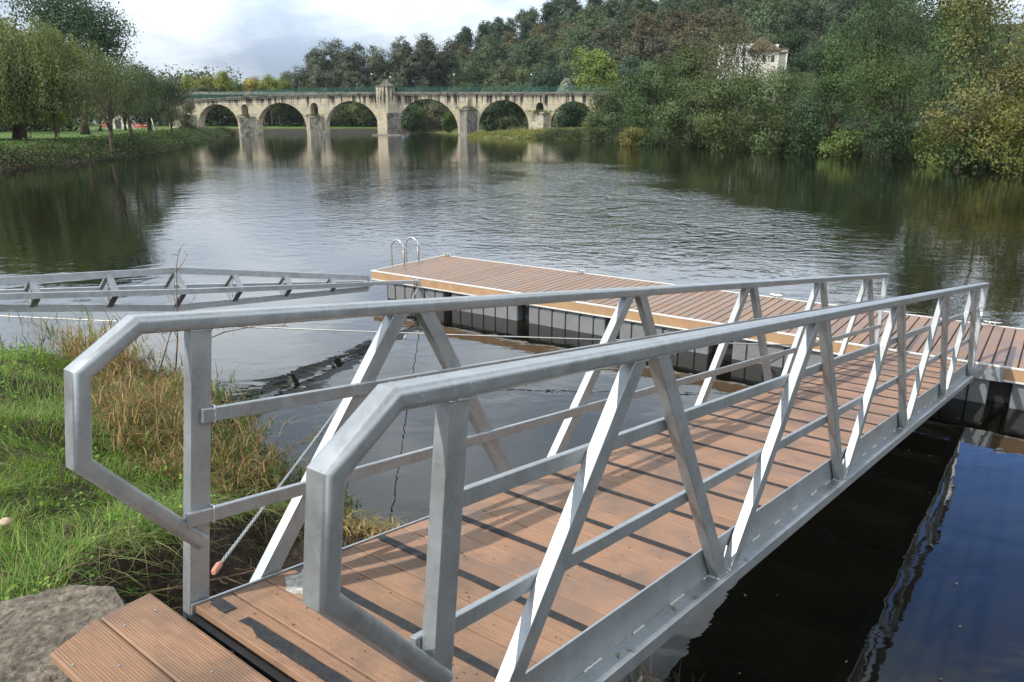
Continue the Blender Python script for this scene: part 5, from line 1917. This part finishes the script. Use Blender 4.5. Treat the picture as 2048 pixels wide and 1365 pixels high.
# hipped roof
mb = MB()
x0_, x1_, zr, zp = hx(1496), hx(1561), hzv(100.5), hzv(71)
y0_, y1_ = HD - 0.5, HD + 7.5
ra, rb = (hx(1528), HD + 3.0, zp), (hx(1533), HD + 4.0, zp)
C4 = [(x0_, y0_, zr), (x1_, y0_, zr), (x1_, y1_, zr), (x0_, y1_, zr)]
C4b = [(x, y, z - 0.18) for x, y, z in C4]
mb.face([C4[0], C4[1], rb, ra]); mb.face([C4[1], C4[2], rb]); mb.face([C4[2], C4[3], ra, rb]); mb.face([C4[3], C4[0], ra])
for j in range(4): mb.face([C4b[j], C4b[(j + 1) % 4], C4[(j + 1) % 4], C4[j]])
mb.face(C4b[::-1])
hl(mb.build('roof', M_TILE))
mb = MB(); mb.box(hx(1557.5), hx(1580), HD + 1.0, HD + 6.5, hzv(105.8), hzv(103)); hl(mb.build('roof', M_TILE))
mb = MB(); mb.box(hx(1558), hx(1564), HD + 3, HD + 3.8, hzv(103) + .002, hzv(86)); hl(mb.build('chimney', M_WHITE))
mb = MB(); mb.box(hx(1566), hx(1606), HD + 10, HD + 14, zlo, hzv(90)); hl(mb.build('wall', M_WHITE))
mb = MB(); mb.box(hx(1565), hx(1607), HD + 9.7, HD + 14.3, hzv(90) + .002, hzv(87.5)); hl(mb.build('roof', M_TILE))
for pa in (1466, 1486):
    mb = MB(); mb.box(hx(pa), hx(pa + 7), HD + 1.14, HD + 1.196, hzv(108), hzv(95)); w_o = hl(mb.build('window', M_POLE))
for pa in (1525, 1542):
    mb = MB(); mb.box(hx(pa), hx(pa + 6), HD - 0.06, HD - 0.004, hzv(124), hzv(111)); w_o = hl(mb.build('window', M_POLE))

# ================================================================== bank vegetation close to the camera
def blades(rng_, X, Y, Z, length, width, lean, colors, az=None, segs=3, curl=1.0):
    """curved tapered strips; returns V,F,C"""
    n = len(X)
    az = rng_.uniform(0, 2 * np.pi, n) if az is None else az
    dx, dy = np.cos(az), np.sin(az)
    sxv, syv = -dy, dx
    V = np.zeros((n, segs + 1, 2, 3))
    for i in range(segs + 1):
        u = i / segs
        out = length * lean * (u ** 1.7)
        up = length * (u - 0.5 * curl * lean * u ** 2.2)
        w = width * (1 - u) ** 0.7 * 0.5 + 0.0003
        tw = 0.6 * u
        wx, wy = sxv * np.cos(tw) + dx * np.sin(tw), syv * np.cos(tw) + dy * np.sin(tw)
        for s_, sg in ((0, -1), (1, 1)):
            V[:, i, s_, 0] = X + dx * out + wx * w * sg
            V[:, i, s_, 1] = Y + dy * out + wy * w * sg
            V[:, i, s_, 2] = Z + up
    base = (np.arange(n) * (segs + 1) * 2)[:, None, None]
    i = np.arange(segs)[None, :, None] * 2
    Fq = (base + i + np.array([0, 1, 3, 2])[None, None, :]).reshape(-1, 4)
    C = np.repeat(colors, (segs + 1) * 2, axis=0)
    return V.reshape(-1, 3), Fq, C


def pal(rng_, n, cols, w, var=0.25):
    k = rng_.choice(len(cols), n, p=np.array(w) / sum(w))
    c = np.array(cols)[k]
    return c * rng_.uniform(1 - var, 1 + var, (n, 1)) * rng_.uniform(0.9, 1.1, (n, 3))


rg = np.random.default_rng(77)


def gang_coords(X, Y):
    dx, dy = X - G0.x, Y - G0.y
    return dx * math.sin(GS) + dy * math.cos(GS), dx * math.cos(GS) - dy * math.sin(GS)


# green grass
n = 330000
X = rg.uniform(-10.5, 0.6, n); Y = rg.uniform(1.9, 13.5, n)
vis = (X > -0.70 * Y * 1.02 - 1.2)
X, Y = X[vis], Y[vis]
# thin with distance
keep = rg.random(len(X)) < np.clip(4.6 / Y, 0.22, 1) ** 1.3
X, Y = X[keep], Y[keep]
Z, sd = near_height(X, Y)
s_, t_g = gang_coords(X, Y)
nz = vnoise(X, Y, 2.2, 3)
def soil_edge(s):
    return np.interp(s, [-1.5, -0.3, 0.1, 0.86, 1.5, 2.6, 3.4], [-0.6, -1.15, -1.5, -2.2, -2.7, -2.7, -1.8])


edge = soil_edge(s_) + 0.45 * (nz - 0.5)
soil = (t_g > edge) & (s_ < 4.0) & (s_ > -1.6)
dens = np.where(soil, 0.012, 1.0) * np.clip((sd - 0.7 - 0.8 * (vnoise(X, Y, 1.4, 19) - 0.5)) * 1.6, 0, 1)
dens *= np.where((X > -2.05) & (Y < 2.75), 0, 1)          # concrete block
dens *= np.where((t_g > -0.05) & (t_g < 1.3) & (s_ > -1.2) & (s_ < 10), 0.0, 1)
dens *= 0.40 + 0.60 * vnoise(X, Y, 4.0, 7)
k = rg.random(len(X)) < dens
X, Y, Z, sd = X[k], Y[k], Z[k], sd[k]
n = len(X)
L = rg.uniform(0.09, 0.24, n) * (0.55 + 1.0 * vnoise(X, Y, 2.6, 11))
azp = 2 * np.pi * vnoise(X, Y, 1.3, 14) * 1.6 + rg.normal(0, 0.9, n)
C = pal(rg, n, [(0.160, 0.275, 0.042), (0.095, 0.180, 0.030), (0.220, 0.320, 0.070), (0.30, 0.26, 0.12), (0.13, 0.095, 0.05)], [5, 4.5, 3, 1.2, 0.8])
V, Fq, Cc = blades(rg, X, Y, Z - 0.01, L, rg.uniform(0.0035, 0.0072, n), rg.uniform(0.45, 1.25, n), C, az=azp)
o = link_mesh('bank_grass', np_mesh('bank_grass', V, Fq, M_BLADE, smooth=True, colors=Cc))
tag(o, 'bright green tangled grass on the bank left of the gangway', 'grass', kind='stuff')
print('grass blades', n)

# small broad-leaved weeds and clover among the grass
n = 5200
X2 = rg.uniform(-9, -1.2, n); Y2 = rg.uniform(2.2, 10.5, n)
Z2, sd2 = near_height(X2, Y2)
s2, t2 = gang_coords(X2, Y2)
k = (sd2 > 0.3) & (t2 < soil_edge(s2) + 0.1) & (vnoise(X2, Y2, 1.9, 31) > 0.52) & ~((X2 > -2.1) & (Y2 < 2.8))
X2, Y2, Z2 = X2[k], Y2[k], Z2[k]; n = len(X2)
Cw = np.repeat(np.stack([X2, Y2, Z2 + rg.uniform(0.03, 0.13, n)], 1), 7, 0) + rg.normal(0, 0.022, (n * 7, 3)) * np.array([1, 1, .5])
Vw, Fw = leaf_quads(rg, Cw, np.tile([0.0, 0.0, 1.0], (n * 7, 1)), 0.030, 0.75, 0.45)
ow = link_mesh('bank_weeds', np_mesh('bank_weeds', Vw, Fw, M_LEAF, colors=tints(rg, n * 7, np.ones(n * 7), 0.15, 0.3, (0.12, (2.2, 1.7, 1.2)))))
ow.color = (0.12, 0.22, 0.04, 1)
tag(ow, 'small broad leaved weeds growing through the bank grass', 'weeds', kind='stuff')

# long loose blades hanging over the soil edge
n = 1500
Y = rg.uniform(2.3, 6.5, n)
s0 = rg.uniform(-0.9, 3.0, n)
tt = soil_edge(s0) + rg.normal(0, 0.16, n)
X = G0.x + s0 * math.sin(GS) + tt * math.cos(GS); Y = G0.y + s0 * math.cos(GS) - tt * math.sin(GS)
Z, sd = near_height(X, Y)
k = (sd > 0.05) & ~((X > -2.0) & (Y < 2.6))
X, Y, Z = X[k], Y[k], Z[k]; n = len(X)
C = pal(rg, n, [(0.10, 0.18, 0.03), (0.30, 0.27, 0.12), (0.16, 0.12, 0.07), (0.20, 0.24, 0.08)], [3, 2, 1.5, 2])
az = math.atan2(-math.sin(GS), math.cos(GS)) + rg.normal(0, 1.0, n)
V, Fq, Cc = blades(rg, X, Y, Z - 0.01, rg.uniform(0.15, 0.42, n), rg.uniform(0.004, 0.009, n), rg.uniform(0.8, 1.35, n), C, az=az, segs=4, curl=1.3)
o = link_mesh('overhanging_grass', np_mesh('overhanging_grass', V, Fq, M_BLADE, smooth=True, colors=Cc))
tag(o, 'long loose grass blades drooping over the bare soil beside the gangway', 'grass', kind='stuff')

# dry reeds and tall grass at the water's edge
def reed_patch(name, label, n, xr, yr, sdr, hr_, cols, w, seed, leafn=6, lean=(0.1, 0.6), lw=0.011, cl=0.0):
    r = np.random.default_rng(seed)
    X = r.uniform(*xr, n * 8); Y = r.uniform(*yr, n * 8)
    Z, sd = near_height(X, Y)
    k = (sd > sdr[0]) & (sd < sdr[1]) & (r.random(len(X)) < 0.25 + 0.9 * (vnoise(X, Y, 1.1, seed) > cl))
    s_, t_ = gang_coords(X, Y)
    k &= ~((t_ > -0.35) & (t_ < 1.7) & (s_ > -1) & (s_ < 12))
    X, Y, Z = X[k][:n], Y[k][:n], np.maximum(Z[k][:n], -0.05)
    n = len(X)
    h = r.uniform(*hr_, n) * (0.35 + 1.15 * vnoise(X, Y, 1.7, seed + 1))
    ln = r.uniform(*lean, n); az = r.uniform(0, 6.28, n)
    C = pal(r, n, cols, w)
    parts = [blades(r, X, Y, Z, h, np.full(n, 0.006), ln, C * 0.9, az=az, segs=4)]
    for j in range(leafn):
        u = 0.25 + 0.7 * (j + r.random(n)) / leafn
        out = h * ln * u ** 1.7; up = h * (u - 0.5 * ln * u ** 2.2)
        C2 = pal(r, n, cols, w)
        parts.append(blades(r, X + np.cos(az) * out, Y + np.sin(az) * out, Z + up, h * r.uniform(0.22, 0.5, n), r.uniform(0.6, 1.2, n) * lw,
                            r.uniform(0.4, 1.25, n), C2, segs=3, curl=1.2))
    off = 0; VV, FF, CC = [], [], []
    for V, Fq, Cc in parts:
        VV.append(V); FF.append(Fq + off); CC.append(Cc); off += len(V)
    o = link_mesh(name, np_mesh(name, np.concatenate(VV), np.concatenate(FF), M_BLADE, smooth=True, colors=np.concatenate(CC)))
    tag(o, label, 'reeds', kind='stuff')
    return o


STRAW = [(0.44, 0.29, 0.13), (0.33, 0.20, 0.09), (0.50, 0.38, 0.20), (0.14, 0.19, 0.05), (0.19, 0.12, 0.06)]
reed_patch('dry_reeds', 'tall straw coloured dry grass standing by the water, behind the left railing', 1300, (-5.4, -2.2), (5.6, 10.2), (0.10, 1.5), (0.20, 0.66), [(c[0] * .8, c[1] * .78, c[2] * .8) for c in STRAW] + [(0.13, 0.18, 0.05)], [3.0, 3.2, 1.2, 2.6, 2.6, 2.6], 51, cl=0.35, lean=(0.25, 1.0), leafn=7)
reed_patch('green_reeds', 'green leafy reeds and willow shoots on the very edge of the water', 1300, (-7.5, -1.5), (5.4, 11.2), (-0.15, 0.55), (0.18, 0.48),
           [(0.07, 0.11, 0.028), (0.12, 0.15, 0.05), (0.26, 0.20, 0.10), (0.035, 0.052, 0.018)], [4, 2, 1.2, 4], 52, leafn=8, lean=(0.3, 0.9), lw=0.012)
reed_patch('bank_reeds', 'dark green rushes on the bank at the left border of the photo', 700, (-9.5, -5.6), (8.0, 12.0), (-0.1, 0.9), (0.15, 0.5),
           [(0.07, 0.10, 0.03), (0.13, 0.15, 0.05), (0.30, 0.23, 0.11)], [4, 3, 1.5], 53)
reed_patch('straw_tuft', 'small tuft of dry straw at the waterline under the gangway', 260, (-1.9, -0.7), (5.4, 6.6), (-0.1, 0.6), (0.12, 0.30), STRAW, [4, 2, 3, 1, 1], 54, leafn=5)
# roots and dead stems on the soil
reed_patch('shade_weeds', 'sparse weeds and dead stems on the dark soil under the gangway rail', 260, (-2.6, 1.6), (3.0, 6.2), (0.02, 2.6), (0.06, 0.20),
           [(0.12, 0.13, 0.05), (0.10, 0.07, 0.04), (0.20, 0.19, 0.09)], [3, 3, 1], 55, leafn=4, lean=(0.6, 1.3), lw=0.006)
# plants at the water's edge on the right, below the ledge
r = np.random.default_rng(56)
X = r.uniform(0.35, 1.35, 300); Y = r.uniform(4.0, 4.95, 300)
Z, sd = near_height(X, Y); k = (sd > -0.1) & (sd < 0.5)
X, Y, Z = X[k], Y[k], np.maximum(Z[k], -0.02); n = len(X)
V, Fq, Cc = blades(r, X, Y, Z, r.uniform(0.08, 0.30, n), np.full(n, 0.006), r.uniform(0.3, 1.3, n), pal(r, n, [(0.12, 0.08, 0.04), (0.08, 0.09, 0.03)], [2, 1]), segs=4)
o = link_mesh('edge_weeds', np_mesh('edge_weeds', V, Fq, M_BLADE, smooth=True, colors=Cc)); tag(o, 'brown weeds at the waterline right of the gangway, bottom of the photo', 'weeds', kind='stuff')


def twig(label, pts, r0, branches, seed, leaves=0, col=(0.09, 0.13, 0.03)):
    rr = random.Random(seed)
    t = empty('twig', pts[0]); tag(t, label, 'twig')
    mb = MB()
    P0 = Vector(pts[0])
    path = [Vector(p) - P0 for p in pts]
    mb.tube(path, [r0 * (1 - 0.8 * i / (len(path) - 1)) for i in range(len(path))], 6)
    ends = list(path[1:])
    for i in range(branches):
        k = rr.uniform(0.25, 0.98) * (len(path) - 1)
        i0 = int(k); a = path[i0].lerp(path[min(len(path) - 1, i0 + 1)], k - i0)
        d = (path[-1] - path[0]).normalized()
        e = a + (d * rr.uniform(0.3, 1) + Vector((rr.uniform(-1, 1), rr.uniform(-1, 1), rr.uniform(-.5, .9)))) * 0.16
        m_ = a.lerp(e, 0.5) + Vector((rr.uniform(-1, 1), rr.uniform(-1, 1), rr.uniform(-1, 1))) * 0.02
        mb.tube([a, m_, e], [r0 * 0.4, r0 * 0.3, r0 * 0.12], 5)
        ends += [m_, e]
    mb.build('stem', M_TWIG, t)
    if leaves:
        r = np.random.default_rng(seed)
        E_s = np.array([tuple(e) for e in ends])
        C = E_s[r.integers(0, len(E_s), leaves)] + r.normal(0, 0.025, (leaves, 3))
        V, Fq = leaf_quads(r, C, np.tile([0, 0, 1.0], (leaves, 1)), 0.026, 0.4, 0.9)
        o = link_mesh('leaves', np_mesh('leaves', V, Fq, M_LEAF, colors=tints(r, leaves, np.ones(leaves))), t)
        o.color = tuple(col) + (1,)
        tag(o, kind='stuff')


twig('reddish bramble shoot with tiny leaves reaching over the water beside the wire rope', [(-2.45, 6.3, 0.62), (-2.15, 6.6, 0.70), (-1.8, 6.95, 0.82), (-1.45, 7.3, 0.86)], 0.009, 16, 3, 130)
twig('bare dark twig sticking out over the water right of the left post', [(-4.1, 9.6, 0.9), (-3.8, 9.8, 1.0), (-3.4, 9.9, 1.06), (-3.0, 10.0, 1.02)], 0.010, 8, 4)
twig('tall bare stem standing up in front of the lattice mooring arm', [(-4.35, 9.4, 0.5), (-4.28, 9.45, 1.0), (-4.25, 9.5, 1.5), (-4.2, 9.5, 1.95), (-4.15, 9.52, 2.15)], 0.011, 7, 5, 14)
twig('dry forked stem beside the tall bare one, in front of the mooring arm', [(-4.5, 9.3, 0.6), (-4.3, 9.4, 1.2), (-4.0, 9.5, 1.55)], 0.009, 6, 6)
twig('thin tangled root on the dark soil left of the gangway', [(-2.3, 3.9, 1.0), (-2.0, 4.1, 0.95), (-1.7, 4.5, 0.80), (-1.5, 4.9, 0.62)], 0.010, 14, 7)
twig('small dead branch lying on the soil under the left rail', [(-1.9, 3.3, 1.05), (-1.6, 3.6, 0.98), (-1.3, 4.1, 0.85)], 0.008, 12, 8)
# pale round pebble in the grass, left edge
mb = MB()
for i in range(7):
    a = math.pi * i / 6
    for j in range(10):
        b = 2 * math.pi * j / 10
        mb.v.append((0.045 * math.sin(a) * math.cos(b), 0.04 * math.sin(a) * math.sin(b), 0.033 * math.cos(a)))
for i in range(6):
    for j in range(10):
        mb.f.append((i * 10 + j, i * 10 + (j + 1) % 10, (i + 1) * 10 + (j + 1) % 10, (i + 1) * 10 + j)); mb.s.append(True)
o = mb.build('mushroom', simple_mat('pale_cap', (0.42, 0.33, 0.21), 0.8, 0, 20, 0.2, 0.002), None, loc=(-2.84, 3.86, 1.52))
o.scale = (0.75, 0.75, 0.75)
tag(o, 'small round pale mushroom in the grass near the left edge of the photo', 'mushroom')

# stones and sunken branches in the shallow water by the bank
r = random.Random(9)
for i in range(12):
    mb = MB()
    a0 = r.uniform(0, 6)
    N_ = 8
    sx_, sy_, sz_ = r.uniform(0.10, 0.28), r.uniform(0.08, 0.22), r.uniform(0.05, 0.12)
    for ii in range(5):
        a = math.pi * ii / 4
        for j in range(N_):
            b = 2 * math.pi * j / N_
            w = 1 + 0.18 * math.sin(3 * b + a0) + 0.1 * math.sin(5 * a + b)
            mb.v.append((sx_ * w * math.sin(a) * math.cos(b), sy_ * w * math.sin(a) * math.sin(b), sz_ * math.cos(a)))
    for ii in range(4):
        for j in range(N_):
            mb.f.append((ii * N_ + j, ii * N_ + (j + 1) % N_, (ii + 1) * N_ + (j + 1) % N_, (ii + 1) * N_ + j)); mb.s.append(True)
    x_, y_ = r.uniform(0.9, 2.6), r.uniform(4.2, 5.6)
    o = mb.build('stone', M_CONC, None, loc=(x_, y_, hz_near(x_, y_) + 0.02))
    tag(o, ORD[i] + ' sunken brown stone in the shallow water beside the lower right ledge', 'stone', 'sunken stones by the bank')

# ------------------------------------------------------------------ light autumn haze over the valley
mb = MB()
mb.box(-950, 950, -450, 1050, -3.4, 160)
hm, ht = new_mat('haze_air')
for nd in list(ht.t.nodes): ht.t.nodes.remove(nd)
pv = ht.n('ShaderNodeVolumePrincipled', {'Color': (0.80, 0.88, 1.0, 1.0), 'Density': HAZE, 'Anisotropy': 0.3})
ho = ht.n('ShaderNodeOutputMaterial'); ht.link(pv.outputs[0], ho.inputs['Volume'])
o = mb.build('haze', hm)
tag(o, 'thin pale haze in the river valley air', 'haze', kind='stuff')


# ------------------------------------------------------------------ bits of leaf and scum drifting on the river
rf = np.random.default_rng(90)
n = 260
yy_ = 3.8 + 26 * rf.random(n) ** 1.8
xx_ = (rf.random(n) * 2 - 1) * 0.68 * yy_
gh, gsd = near_height(xx_, yy_)
k = gsd < -0.2
xx_, yy_ = xx_[k], yy_[k]
Vf, Ff = leaf_quads(rf, np.stack([xx_, yy_, np.full(len(xx_), 0.006)], 1), np.tile([0.0, 0.0, 1.0], (len(xx_), 1)), 0.035, 0.45, 0.03)
of = link_mesh('floating_leaves', np_mesh('floating_leaves', Vf, Ff, M_LEAF, colors=tints(rf, len(xx_), np.ones(len(xx_)), 0.2, 0.4)))
of.color = (0.22, 0.19, 0.10, 1)
tag(of, 'small pale leaves and specks drifting on the water around the gangway', 'leaves', kind='stuff')
